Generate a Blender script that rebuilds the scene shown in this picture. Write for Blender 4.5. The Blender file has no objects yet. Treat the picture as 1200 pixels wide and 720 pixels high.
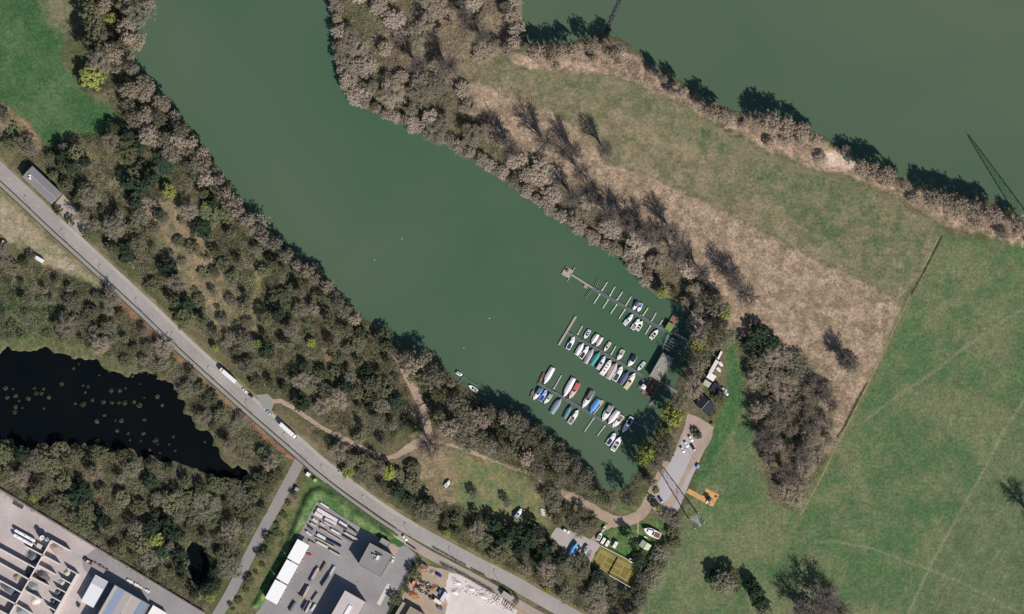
import bpy, bmesh, math, random
import numpy as np
from mathutils import Vector

# ------------------------------------------------------------------ camera, sky, sun, exposure
S = 0.55                       # metres per map unit (one unit = one pixel of the vertical air photograph)
scene = bpy.context.scene
CAM_H = 2500.0
cam_d = bpy.data.cameras.new('camera')
cam_d.sensor_width = 36.0
cam_d.lens = 36.0 * CAM_H / (1200 * S)
cam_d.clip_start = 10.0
cam_d.clip_end = 20000.0
cam = bpy.data.objects.new('camera', cam_d)
cam.location = (0, 0, CAM_H)
scene.collection.objects.link(cam)
scene.camera = cam

SUN_EL = math.radians(38.0)
SUN_H = Vector((0.56, -0.83, 0)).normalized()        # horizontal direction towards the sun (south-south-east)
world = bpy.data.worlds.new('World')
scene.world = world
world.use_nodes = True
wn = world.node_tree
sky = wn.nodes.new('ShaderNodeTexSky')
sky.sky_type = 'NISHITA'
sky.sun_disc = False
sky.sun_elevation = SUN_EL
sky.sun_rotation = math.atan2(SUN_H.x, SUN_H.y)
sky.air_density = 1.0
sky.dust_density = 0.6
sky.ozone_density = 3.0
wn.links.new(sky.outputs[0], wn.nodes['Background'].inputs[0])
wn.nodes['Background'].inputs[1].default_value = 0.065
sun_d = bpy.data.lights.new('sun', 'SUN')
sun_d.energy = 4.5
sun_d.angle = math.radians(0.53)
sun_d.color = (1.0, 0.955, 0.90)
sun = bpy.data.objects.new('sun', sun_d)
sv = Vector((SUN_H.x * math.cos(SUN_EL), SUN_H.y * math.cos(SUN_EL), math.sin(SUN_EL)))
sun.rotation_euler = sv.to_track_quat('Z', 'Y').to_euler()
sun.location = sv * 400
scene.collection.objects.link(sun)
scene.view_settings.view_transform = 'Standard'
scene.view_settings.look = 'None'
scene.view_settings.gamma = 1.0
scene.view_settings.use_curve_mapping = False
scene.view_settings.exposure = 0.25
try:
    scene.cycles.max_bounces = 5
    scene.cycles.diffuse_bounces = 2
    scene.cycles.glossy_bounces = 2
    scene.cycles.transmission_bounces = 2
    scene.cycles.transparent_max_bounces = 4
    scene.cycles.use_denoising = False
    scene.cycles.use_adaptive_sampling = False
    scene.cycles.filter_width = 1.45
except Exception:
    pass

COL = scene.collection
rnd = random.Random(7)
RNG = np.random.default_rng(11)

def P(px, py, z=0.0):
    return Vector(((px - 600) * S, (360 - py) * S, z))
def W(px, py):
    return ((px - 600) * S, (360 - py) * S)
def ang(dx, dy):                # heading of a map direction (y down) in the world
    return math.atan2(-dy, dx)

# ------------------------------------------------------------------ colours and materials
def lin(c):
    c = c / 255.0
    return c / 12.92 if c <= 0.04045 else ((c + 0.055) / 1.055) ** 2.4
KK = (1.12, 1.12, 1.16)         # white horizontal ground in this light
def A(r, g, b, m=1.0):          # albedo of level ground that photographs as that colour in full sun
    return (min(.85, lin(r) / KK[0] * m), min(.85, lin(g) / KK[1] * m), min(.85, lin(b) / KK[2] * m))

MATS = {}
def mat(name, col, rough=0.85, spec=0.25, var=0.12, scale=1.2, metal=0.0, hue=None, bump=0.0, objvar=0.0, coord='Object', var2=0.0, scale2=0.1, thin=0.0):
    """procedural material: base colour with two octaves of noise and optional per-object variation"""
    if name in MATS:
        return MATS[name]
    m = bpy.data.materials.new(name)
    m.use_nodes = True
    nt = m.node_tree
    N, L = nt.nodes, nt.links
    b = N['Principled BSDF']
    b.inputs['Roughness'].default_value = rough
    b.inputs['Specular IOR Level'].default_value = spec
    b.inputs['Metallic'].default_value = metal
    tc = N.new('ShaderNodeTexCoord')
    no = N.new('ShaderNodeTexNoise')
    no.inputs['Scale'].default_value = scale
    no.inputs['Detail'].default_value = 5
    no.inputs['Roughness'].default_value = 0.62
    L.new(tc.outputs[coord], no.inputs['Vector'])
    mr = N.new('ShaderNodeMapRange')
    mr.inputs['From Min'].default_value = 0.25
    mr.inputs['From Max'].default_value = 0.75
    mr.inputs['To Min'].default_value = 1 - var
    mr.inputs['To Max'].default_value = 1 + var
    L.new(no.outputs['Fac'], mr.inputs['Value'])
    val = mr.outputs[0]
    if var2:
        n2 = N.new('ShaderNodeTexNoise')
        n2.inputs['Scale'].default_value = scale2
        n2.inputs['Detail'].default_value = 3
        L.new(tc.outputs[coord], n2.inputs['Vector'])
        m2 = N.new('ShaderNodeMapRange')
        m2.inputs['From Min'].default_value = 0.3
        m2.inputs['From Max'].default_value = 0.7
        m2.inputs['To Min'].default_value = 1 - var2
        m2.inputs['To Max'].default_value = 1 + var2
        L.new(n2.outputs['Fac'], m2.inputs['Value'])
        mu = N.new('ShaderNodeMath'); mu.operation = 'MULTIPLY'
        L.new(val, mu.inputs[0]); L.new(m2.outputs[0], mu.inputs[1])
        val = mu.outputs[0]
    base = N.new('ShaderNodeRGB')
    base.outputs[0].default_value = (*col, 1)
    src = base.outputs[0]
    if hue is not None or objvar:
        oi = N.new('ShaderNodeObjectInfo')
        if hue is not None:
            mx = N.new('ShaderNodeMix'); mx.data_type = 'RGBA'
            L.new(oi.outputs['Random'], mx.inputs[0])
            L.new(src, mx.inputs[6])
            mx.inputs[7].default_value = (*hue, 1)
            src = mx.outputs[2]
        if objvar:
            mo = N.new('ShaderNodeMapRange')
            mo.inputs['To Min'].default_value = 1 - objvar
            mo.inputs['To Max'].default_value = 1 + objvar
            wn_ = N.new('ShaderNodeTexWhiteNoise'); wn_.noise_dimensions = '1D'
            L.new(oi.outputs['Random'], wn_.inputs['W'])
            L.new(wn_.outputs['Value'], mo.inputs['Value'])
            mu = N.new('ShaderNodeMath'); mu.operation = 'MULTIPLY'
            L.new(val, mu.inputs[0]); L.new(mo.outputs[0], mu.inputs[1])
            val = mu.outputs[0]
    vm = N.new('ShaderNodeVectorMath'); vm.operation = 'SCALE'
    L.new(src, vm.inputs[0]); L.new(val, vm.inputs['Scale'])
    L.new(vm.outputs[0], b.inputs['Base Color'])
    if bump:
        bp = N.new('ShaderNodeBump')
        bp.inputs['Strength'].default_value = bump
        bp.inputs['Distance'].default_value = 0.3
        L.new(no.outputs['Fac'], bp.inputs['Height'])
        L.new(bp.outputs[0], b.inputs['Normal'])
    if thin:                    # leaves and twigs pass some light
        tr = N.new('ShaderNodeBsdfTranslucent'); L.new(vm.outputs[0], tr.inputs['Color'])
        ms = N.new('ShaderNodeMixShader'); ms.inputs[0].default_value = thin
        L.new(b.outputs[0], ms.inputs[1]); L.new(tr.outputs[0], ms.inputs[2])
        L.new(ms.outputs[0], N['Material Output'].inputs['Surface'])
    MATS[name] = m
    return m

def paint(r, g, b, rough=0.45):  # painted or plastic surface of that photographed colour
    return mat('paint_%d_%d_%d' % (r, g, b), A(r, g, b), rough, 0.4, 0.05, 0.8)

# ------------------------------------------------------------------ mesh helpers
def np_mesh(name, v, f):
    me = bpy.data.meshes.new(name)
    v = np.asarray(v, np.float32); f = np.asarray(f, np.int32)
    k = f.shape[1]
    me.vertices.add(len(v)); me.vertices.foreach_set('co', v.ravel())
    me.loops.add(f.size); me.loops.foreach_set('vertex_index', f.ravel())
    me.polygons.add(len(f))
    me.polygons.foreach_set('loop_start', np.arange(0, f.size, k, dtype=np.int32))
    me.polygons.foreach_set('loop_total', np.full(len(f), k, np.int32))
    me.update(calc_edges=True)
    return me

def link(name, me, m=None, parent=None, loc=None):
    if m is not None and not me.materials:
        me.materials.append(m)
    o = bpy.data.objects.new(name, me)
    COL.objects.link(o)
    if parent is not None:
        o.parent = parent
    if loc is not None:
        o.location = loc
    return o

def tag(o, label=None, cat=None, group=None, kind=None):
    if label: o['label'] = label
    if cat: o['category'] = cat
    if group: o['group'] = group
    if kind: o['kind'] = kind
    return o

def thing(name, label, cat, px=0, py=0, rz=0.0, group=None, z=0.0):
    o = bpy.data.objects.new(name, None)
    o.empty_display_size = 0.5
    COL.objects.link(o)
    o.location = P(px, py, z)
    o.rotation_euler = (0, 0, rz)
    return tag(o, label, cat, group)

class MB:
    """collects shapes for ONE mesh"""
    def __init__(s): s.v = []; s.f = []
    def add(s, vs, fs):
        k = len(s.v); s.v += [tuple(p) for p in vs]; s.f += [tuple(i + k for i in q) for q in fs]; return s
    def box(s, x0, x1, y0, y1, z0, z1, tx=0.0, ty=0.0):
        return s.add([(x0, y0, z0), (x1, y0, z0), (x1, y1, z0), (x0, y1, z0),
                      (x0 + tx, y0 + ty, z1), (x1 - tx, y0 + ty, z1), (x1 - tx, y1 - ty, z1), (x0 + tx, y1 - ty, z1)],
                     [(0, 3, 2, 1), (4, 5, 6, 7), (0, 1, 5, 4), (1, 2, 6, 5), (2, 3, 7, 6), (3, 0, 4, 7)])
    def bar(s, a, b, w, h=None):
        a = Vector(a); b = Vector(b); d = (b - a)
        if d.length < 1e-6: return s
        d.normalize(); h = h or w
        up = Vector((0, 0, 1)) if abs(d.z) < .95 else Vector((1, 0, 0))
        sx = d.cross(up).normalized() * w / 2; sy = d.cross(sx).normalized() * h / 2
        return s.add([a - sx - sy, a + sx - sy, a + sx + sy, a - sx + sy, b - sx - sy, b + sx - sy, b + sx + sy, b - sx + sy],
                     [(0, 3, 2, 1), (4, 5, 6, 7), (0, 1, 5, 4), (1, 2, 6, 5), (2, 3, 7, 6), (3, 0, 4, 7)])
    def tube(s, a, b, r0, r1=None, n=8, caps=True):
        a = Vector(a); b = Vector(b); d = (b - a).normalized(); r1 = r0 if r1 is None else r1
        up = Vector((0, 0, 1)) if abs(d.z) < .95 else Vector((1, 0, 0))
        sx = d.cross(up).normalized(); sy = d.cross(sx).normalized()
        vs = []
        for c, r in ((a, r0), (b, r1)):
            for i in range(n):
                t = 2 * math.pi * i / n
                vs.append(c + sx * (r * math.cos(t)) + sy * (r * math.sin(t)))
        fs = [(i, (i + 1) % n, n + (i + 1) % n, n + i) for i in range(n)]
        if caps: fs += [tuple(range(n - 1, -1, -1)), tuple(range(n, 2 * n))]
        return s.add(vs, fs)
    def loft(s, rings, cap=True):
        n = len(rings[0]); vs = [p for r in rings for p in r]; fs = []
        for k in range(len(rings) - 1):
            for i in range(n):
                j = (i + 1) % n
                fs.append((k * n + i, k * n + j, (k + 1) * n + j, (k + 1) * n + i))
        if cap: fs += [tuple(range(n - 1, -1, -1)), tuple((len(rings) - 1) * n + i for i in range(n))]
        return s.add(vs, fs)
    def build(s, name, m, parent=None, loc=None):
        me = bpy.data.meshes.new(name); me.from_pydata(s.v, [], s.f); me.update()
        return link(name, me, m, parent, loc)

def box_part(name, parent, m, x0, x1, y0, y1, z0, z1, tx=0, ty=0):
    return MB().box(x0, x1, y0, y1, z0, z1, tx, ty).build(name, m, parent)

_zc = [0.02]
def next_z():
    _zc[0] += 0.003
    return _zc[0]

def smooth_line(pts, step=4.0):
    p = [np.array(q, float) for q in pts]
    p = [2 * p[0] - p[1]] + p + [2 * p[-1] - p[-2]]
    out = []
    for i in range(1, len(p) - 2):
        n = max(2, int(np.linalg.norm(p[i + 1] - p[i]) / step))
        for k in range(n):
            t = k / n
            out.append(0.5 * ((2 * p[i]) + (-p[i - 1] + p[i + 1]) * t + (2 * p[i - 1] - 5 * p[i] + 4 * p[i + 1] - p[i + 2]) * t * t
                              + (-p[i - 1] + 3 * p[i] - 3 * p[i + 1] + p[i + 2]) * t ** 3))
    out.append(p[-2])
    return np.array(out)

def ribbon(name, pts, width, m, z=None, ragged=0.0, off=0.0, step=4.0, kind='structure', parent=None, seed=1):
    """road or path laid along a map line; width and offset in map units"""
    c = smooth_line(pts, step)
    t = np.gradient(c, axis=0); t /= np.linalg.norm(t, axis=1)[:, None]
    n = np.stack([-t[:, 1], t[:, 0]], 1)
    r = np.random.default_rng(seed)
    w = np.full(len(c), width) if np.isscalar(width) else np.interp(np.linspace(0, 1, len(c)), np.linspace(0, 1, len(width)), width)
    a = c + n * (off + w / 2 + ragged * r.normal(size=len(c)))[:, None]
    b = c + n * (off - w / 2 + ragged * r.normal(size=len(c)))[:, None]
    z = next_z() if z is None else z
    v = np.zeros((2 * len(c), 3)); v[0::2, :2] = a; v[1::2, :2] = b
    v[:, 0] = (v[:, 0] - 600) * S; v[:, 1] = (360 - v[:, 1]) * S; v[:, 2] = z
    i = np.arange(len(c) - 1) * 2
    f = np.stack([i, i + 1, i + 3, i + 2], 1)
    o = link(name, np_mesh(name, v, f), m, parent)
    if kind: o['kind'] = kind
    return o

def sheet(name, poly, m, z=None, kind='structure', parent=None, thick=0.0, ragged=0.0, seed=3):
    z = next_z() if z is None else z
    poly = [tuple(p) for p in poly]
    if ragged:
        r = random.Random(seed); q = []
        for i in range(len(poly)):
            a, b = poly[i], poly[(i + 1) % len(poly)]
            n = max(1, int(math.dist(a, b) / 4))
            for k in range(n):
                t = k / n
                q.append((a[0] + (b[0] - a[0]) * t + r.gauss(0, ragged), a[1] + (b[1] - a[1]) * t + r.gauss(0, ragged)))
        poly = q
    bm = bmesh.new()
    vs = [bm.verts.new(P(x, y, z)) for x, y in poly]
    f = bm.faces.new(vs); f.normal_update()
    if f.normal.z < 0: f.normal_flip()
    if thick:
        g = bmesh.ops.extrude_face_region(bm, geom=[f])
        for e in g['geom']:
            if isinstance(e, bmesh.types.BMVert): e.co.z -= thick
    bmesh.ops.triangulate(bm, faces=bm.faces[:])
    me = bpy.data.meshes.new(name); bm.to_mesh(me); bm.free()
    o = link(name, me, m, parent)
    if kind: o['kind'] = kind
    return o

# ------------------------------------------------------------------ map lines
LAKE = [(163, -140), (163, -30), (158, 0), (156, 35), (154, 70), (165, 88), (185, 108), (203, 130), (222, 155), (238, 175), (252, 195), (266, 218), (283, 245),
        (305, 266), (330, 287), (355, 310), (378, 327), (393, 342), (408, 362), (428, 377), (445, 388), (455, 402), (480, 415), (500, 424), (525, 440),
        (545, 456), (565, 470), (590, 484), (610, 494), (635, 509), (655, 523), (672, 538), (685, 554), (697, 570), (712, 578), (728, 578), (742, 568),
        (752, 550), (760, 535), (767, 515), (777, 492), (788, 470), (796, 450), (803, 430), (811, 410), (814, 390), (810, 372), (802, 358), (790, 350),
        (775, 343), (760, 333), (745, 317), (732, 302), (713, 290), (698, 282), (683, 272), (663, 260), (648, 250), (633, 238), (613, 226), (598, 213),
        (573, 198), (553, 184), (528, 170), (508, 158), (488, 149), (468, 142), (448, 135), (429, 125), (413, 112), (402, 95), (397, 70), (395, 45), (392, 20),
        (390, 0), (387, -30), (387, -140)]
RIVER = [(603, -140), (605, -40), (610, 20), (616, 54), (640, 54), (660, 54), (690, 47), (705, 42), (725, 47), (740, 57), (755, 72), (775, 87), (790, 93),
         (805, 103), (820, 117), (840, 127), (860, 133), (885, 138), (905, 143), (930, 150), (955, 158), (975, 168), (990, 180), (1010, 192), (1035, 203),
         (1060, 214), (1080, 221), (1100, 226), (1130, 231), (1160, 239), (1180, 247), (1200, 257), (1260, 282), (1340, 310), (1340, -140)]
POND = [(-140, 408), (0, 411), (30, 407), (60, 406), (75, 414), (100, 413), (115, 421), (130, 431), (150, 437), (170, 435), (190, 437), (205, 448), (212, 466),
        (225, 486), (240, 501), (252, 516), (262, 531), (275, 546), (288, 555), (286, 566), (262, 566), (240, 560), (215, 550), (190, 542), (150, 532), (120, 528), (90, 524),
        (60, 523), (30, 527), (10, 522), (-140, 515)]
PAINTED_SHADE = [(214, 640), (226, 632), (240, 640), (250, 660), (246, 680), (232, 690), (220, 678)]  # shaded gap in the pond wood, its darkness painted with a black sheet
ROAD = [(-150, 62), (-60, 144), (-30, 172), (0, 200), (30, 228), (67, 263), (100, 293), (150, 339), (180, 367), (214, 400), (250, 433), (300, 478), (330, 504), (353, 524),
        (378, 546), (410, 571), (450, 600), (487, 623), (522, 642), (560, 662), (600, 682), (646, 708), (680, 727), (740, 760), (800, 795)]
SIDE = [(356, 534), (349, 545), (340, 562), (325, 590), (307, 623), (293, 650), (278, 680), (264, 706), (240, 745), (215, 790)]
TRACK_N = [(318, 470), (330, 471), (345, 479), (362, 491), (380, 503), (400, 513), (430, 528), (455, 537), (485, 522), (500, 512), (498, 492), (491, 468), (476, 436), (462, 414)]
TRACK_S = [(505, 518), (530, 522), (560, 533), (600, 548), (625, 557), (655, 575), (682, 588), (700, 600), (720, 610), (738, 610), (752, 601), (762, 585), (772, 565), (784, 542)]
TRACK_E = [(590, 72), (620, 82), (660, 88), (715, 91), (742, 102), (760, 112), (790, 120), (830, 145), (870, 170), (920, 194), (960, 205), (1000, 213), (1050, 236), (1088, 260), (1110, 275)]

# regions of land cover: name, polygon, photographed colour, second colour, patch size (m), edge softness (map units)
REG = [
 ('meadow', [(-140, -140), (75, -140), (82, 0), (76, 45), (70, 70), (92, 95), (100, 112), (128, 122), (141, 148), (134, 163), (100, 165), (78, 163), (60, 172), (46, 166), (40, 150), (0, 120), (-140, 60)], (66, 98, 62), (86, 110, 74), 20, 5),
 ('bare_patch', [(42, -60), (100, -60), (98, 20), (80, 40), (66, 26), (50, 10)], (132, 120, 98), (108, 112, 80), 8, 9),
 ('reed_strip', [(-140, 60), (0, 121), (38, 150), (52, 170), (48, 184), (20, 165), (0, 150), (-140, 80)], (160, 136, 108), (120, 110, 80), 6, 3),
 ('reed_strip', [(72, 160), (88, 158), (112, 172), (138, 176), (150, 186), (148, 212), (130, 226), (104, 206), (96, 180)], (150, 134, 104), (110, 112, 72), 6, 5),
 ('dry_field', [(-140, 95), (-5, 222), (20, 243), (50, 270), (85, 303), (122, 336), (112, 336), (85, 322), (55, 312), (30, 293), (0, 276), (-140, 262)], (166, 150, 128), (134, 128, 100), 7, 5),
 ('scrub', [(-140, 330), (0, 332), (40, 338), (75, 362), (70, 388), (40, 400), (0, 405), (-140, 405)], (76, 104, 60), (104, 112, 74), 7, 6),
 ('pond_bank', [(-140, 398), (0, 400), (40, 397), (75, 400), (110, 405), (140, 412), (175, 412), (185, 440), (120, 432), (70, 416), (0, 414), (-140, 414)], (114, 112, 80), (88, 98, 64), 4, 8),
 ('dry_clearing', [(164, 242), (208, 232), (230, 258), (243, 282), (258, 305), (270, 334), (294, 360), (306, 382), (298, 404), (262, 394), (230, 358), (204, 326), (186, 292)], (156, 136, 110), (108, 106, 76), 3.5, 11),
 ('dry_clearing', [(298, 300), (308, 305), (306, 350), (300, 385), (292, 375), (298, 335)], (150, 140, 98), (118, 112, 76), 7, 3),
 ('field', [(560, 110), (640, 130), (690, 160), (720, 196), (800, 222), (870, 254), (960, 300), (1062, 352), (1050, 380), (960, 330), (860, 280), (790, 240), (705, 205), (660, 165), (560, 130)], (110, 110, 84), (132, 122, 98), 6, 3),
 ('reed_bed', [(545, 98), (575, 92), (610, 104), (690, 152), (718, 190), (770, 210), (830, 240), (880, 265), (960, 308), (1056, 352), (1040, 405), (1018, 448), (1000, 478), (978, 535), (950, 520), (962, 455), (925, 425), (870, 400), (848, 385), (836, 340), (800, 305), (765, 275), (715, 245), (675, 218), (630, 190), (575, 158), (540, 128)], (182, 158, 136), (138, 121, 99), 4, 2.5),
 ('dry_clearing', [(376, 408), (394, 410), (397, 432), (384, 432)], (142, 122, 92), (112, 104, 70), 4, 5),
 ('dry_clearing', [(350, 446), (370, 452), (380, 468), (362, 468)], (140, 118, 92), (112, 104, 72), 4, 5),
 ('dry_clearing', [(128, 262), (142, 268), (150, 282), (138, 284)], (150, 124, 100), (118, 106, 76), 4, 5),
 ('dry_clearing', [(318, 500), (330, 505), (345, 520), (336, 524)], (138, 112, 88), (112, 100, 70), 4, 5),
 ('reed_bed', [(470, 20), (520, -20), (600, -20), (600, 60), (560, 90), (520, 95), (470, 70), (445, 40)], (150, 132, 110), (118, 110, 84), 6, 8),
 ('reed_bed', [(600, 66), (650, 60), (700, 52), (740, 62), (790, 98), (840, 130), (930, 155), (980, 175), (1040, 208), (1090, 228), (1150, 240), (1200, 262), (1340, 315), (1340, 335), (1200, 290), (1150, 272), (1100, 260), (1060, 234), (1000, 208), (960, 198), (900, 176), (850, 148), (800, 120), (755, 103), (720, 88), (640, 84), (605, 76)], (196, 168, 148), (150, 130, 108), 5, 4),
 ('sand_patch', [(958, 180), (972, 176), (988, 178), (1006, 189), (1002, 201), (972, 197)], (222, 198, 180), (190, 164, 144), 4, 3),
 ('field', [(560, 72), (600, 76), (650, 88), (720, 91), (757, 108), (800, 126), (850, 155), (900, 181), (960, 201), (1000, 216), (1060, 242), (1104, 274), (1082, 320), (1057, 352), (1000, 322), (920, 282), (862, 252), (800, 224), (745, 200), (712, 192), (684, 156), (640, 128), (590, 109), (562, 98)], (112, 111, 84), (142, 129, 105), 8, 3),
 ('field_green', [(640, 88), (715, 93), (757, 112), (800, 130), (850, 160), (900, 186), (960, 206), (1010, 222), (1060, 246), (1100, 276), (1075, 320), (1050, 340), (1010, 320), (960, 285), (905, 235), (850, 190), (790, 150), (735, 118), (690, 108)], (93, 106, 75), (128, 121, 95), 7, 15),
 ('meadow', [(1106, 276), (1200, 288), (1340, 330), (1340, 860), (700, 860), (748, 700), (768, 676), (790, 645), (800, 604), (818, 560), (832, 520), (840, 490), (856, 452), (852, 420), (846, 395), (858, 392), (872, 440), (885, 520), (902, 588), (934, 600), (968, 545), (1000, 486), (1020, 450), (1045, 400), (1060, 356)], (85, 109, 73), (113, 118, 87), 18, 3),
 ('stubble_field', [(1340, 380), (1200, 470), (1172, 512), (1150, 556), (1092, 660), (1064, 720), (1000, 860), (1340, 860)], (108, 116, 86), (92, 108, 75), 12, 3),
 ('lawn', [(846, 400), (854, 398), (868, 440), (872, 470), (862, 500), (842, 530), (826, 560), (812, 574), (822, 545), (836, 505), (850, 468), (852, 430)], (64, 100, 62), (84, 110, 70), 4, 3),
 ('lawn', [(700, 612), (740, 616), (766, 606), (790, 612), (780, 640), (768, 662), (753, 664), (704, 640), (698, 628)], (74, 110, 62), (104, 116, 74), 6, 3),
 ('clearing', [(500, 536), (535, 528), (575, 540), (605, 556), (636, 580), (646, 600), (640, 622), (610, 618), (580, 604), (548, 596), (522, 576), (508, 556)], (104, 116, 80), (136, 127, 92), 6, 6),
 ('dry_clearing', [(474, 526), (488, 512), (512, 508), (530, 528), (532, 560), (530, 592), (500, 586), (486, 560)], (158, 136, 112), (124, 116, 88), 5, 8),
 ('lawn', [(690, 570), (735, 592), (755, 588), (765, 560), (775, 545), (768, 572), (752, 598), (730, 605), (700, 592)], (80, 104, 62), (110, 112, 76), 5, 3),
 ('verge', [(296, 706), (330, 640), (345, 605), (355, 572), (362, 552), (380, 566), (430, 602), (472, 630), (480, 640), (460, 634), (430, 622), (400, 604), (371, 587), (350, 627), (306, 712)], (80, 106, 62), (96, 118, 74), 5, 3),
 ('verge', [(478, 648), (500, 652), (520, 664), (498, 664), (488, 676), (470, 712), (455, 740), (440, 760), (460, 700)], (104, 112, 76), (130, 122, 92), 5, 3),
 ('verge', [(250, 720), (275, 706), (300, 660), (330, 608), (350, 575), (360, 560), (352, 590), (330, 635), (300, 695), (280, 740)], (122, 112, 84), (92, 104, 62), 4, 3),
]
GREEN_BANK = [(293, 712), (310, 682), (330, 645), (345, 608), (356, 580), (364, 571), (376, 569), (392, 577), (425, 601), (452, 620), (464, 630), (455, 633), (430, 622), (400, 604), (371, 587), (350, 627), (338, 653), (303, 716)]

def to_seg_dist(X, Y, pts, closed):
    d = np.full(X.shape, 1e9)
    n = len(pts)
    for i in range(n if closed else n - 1):
        x0, y0 = pts[i]; x1, y1 = pts[(i + 1) % n]
        dx, dy = x1 - x0, y1 - y0
        l2 = dx * dx + dy * dy + 1e-9
        t = np.clip(((X - x0) * dx + (Y - y0) * dy) / l2, 0, 1)
        d = np.minimum(d, (X - x0 - t * dx) ** 2 + (Y - y0 - t * dy) ** 2)
    return np.sqrt(d)

def inside(X, Y, pts):
    r = np.zeros(X.shape, bool); n = len(pts)
    for i in range(n):
        x0, y0 = pts[i]; x1, y1 = pts[(i + 1) % n]
        if y0 == y1: continue
        c = ((y0 > Y) != (y1 > Y)) & (X < (x1 - x0) * (Y - y0) / (y1 - y0) + x0)
        r ^= c
    return r

def sdist(X, Y, pts, margin=40):
    """signed distance to a map polygon, positive inside"""
    xs = [p[0] for p in pts]; ys = [p[1] for p in pts]
    sel = (X > min(xs) - margin) & (X < max(xs) + margin) & (Y > min(ys) - margin) & (Y < max(ys) + margin)
    out = np.full(X.shape, -1e3)
    if sel.any():
        x, y = X[sel], Y[sel]
        d = to_seg_dist(x, y, pts, True)
        out[sel] = np.where(inside(x, y, pts), d, -d)
    return out

def vnoise(X, Y, size, seed):
    """smooth value noise on map coordinates"""
    r = np.random.default_rng(seed).random((512, 512))
    x = X / size + 77.3; y = Y / size + 31.7
    i = np.floor(x).astype(int); j = np.floor(y).astype(int)
    u = x - i; v = y - j
    u = u * u * (3 - 2 * u); v = v * v * (3 - 2 * v)
    i %= 511; j %= 511
    return (r[i, j] * (1 - u) + r[i + 1, j] * u) * (1 - v) + (r[i, j + 1] * (1 - u) + r[i + 1, j + 1] * u) * v

# ------------------------------------------------------------------ the ground: one grid of land cover, split by what grows on it
STEP = 2.0
gx = np.arange(-140, 1340 + STEP, STEP); gy = np.arange(-140, 860 + STEP, STEP)
GX, GY = np.meshgrid(gx, gy)
d_lake = sdist(GX, GY, LAKE); d_river = sdist(GX, GY, RIVER); d_pond = sdist(GX, GY, POND); d_painted_shade = sdist(GX, GY, PAINTED_SHADE)
d_pond = d_pond + (vnoise(GX, GY, 13, 21) - .5) * 12 + (vnoise(GX, GY, 5, 22) - .5) * 6
d_painted_shade = d_painted_shade + (vnoise(GX, GY, 8, 23) - .5) * 10
d_water = np.maximum.reduce([d_lake, d_river, d_pond, d_painted_shade])
wob = (vnoise(GX, GY, 9, 5) - .5) * 6 + (vnoise(GX, GY, 4, 6) - .5) * 3
d_water = d_water + wob * 0.35
GZ = np.where(d_water > 0, -np.minimum(d_water * S * 0.45, 3.0), np.minimum(0.0, 0.0))
d_bank = sdist(GX, GY, GREEN_BANK)
GZ = np.where(d_bank > 0, np.minimum(d_bank * S, 3.2) * 0.75, GZ)

def lin3(c): return np.array([lin(c[0]) / KK[0], lin(c[1]) / KK[1], lin(c[2]) / KK[2]])
colr = np.zeros(GX.shape + (3,))
n1 = vnoise(GX, GY, 18, 1) * .6 + vnoise(GX, GY, 7, 2) * .4
n1 = np.clip((n1 - .3) / .4, 0, 1)[..., None]
colr[:] = lin3((92, 90, 68)) * (1 - n1) + lin3((118, 106, 84)) * n1          # woodland floor: leaf litter and moss
n3 = np.clip((vnoise(GX, GY, 26, 8) - .35) / .3, 0, 1)[..., None]
colr = colr * (1 - .5 * n3) + lin3((74, 88, 52)) * .5 * n3
cls = np.zeros(GX.shape, int)
names = ['ground']
for k, (nm, poly, c1, c2, size, soft) in enumerate(REG):
    d = sdist(GX, GY, poly) + (vnoise(GX, GY, 6, 40 + k) - .5) * soft * 1.6 + (vnoise(GX, GY, 3, 70 + k) - .5) * soft
    m_ = np.clip(d / max(soft, 1) * .5 + .5, 0, 1); m_ = m_ * m_ * (3 - 2 * m_)
    u = size / S
    t = vnoise(GX, GY, u, 100 + k) * .45 + vnoise(GX, GY, u / 2.7, 130 + k) * .33 + vnoise(GX, GY, u / 6, 160 + k) * .22
    t = np.clip((t - .32) / .36, 0, 1)[..., None]
    c = lin3(c1) * (1 - t) + lin3(c2) * t
    colr = colr * (1 - m_[..., None]) + c * m_[..., None]
    cls[m_ > .5] = k + 1
    names.append(nm)
mb_ = np.clip(d_bank / 2 + .5, 0, 1)[..., None]
tb = np.clip((vnoise(GX, GY, 6, 301) - .3) / .4, 0, 1)[..., None]
colr = colr * (1 - mb_) + (lin3((78, 108, 62)) * (1 - tb) + lin3((110, 128, 84)) * tb) * mb_
cls[d_bank > 0] = len(names); names.append('grass_bank')
shore = np.clip(1 - np.abs(d_water + 1) / 4, 0, 1)[..., None] * .6              # muddy waterline
colr = colr * (1 - shore) + lin3((96, 92, 70)) * shore
cls[d_water > 1] = 0

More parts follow.
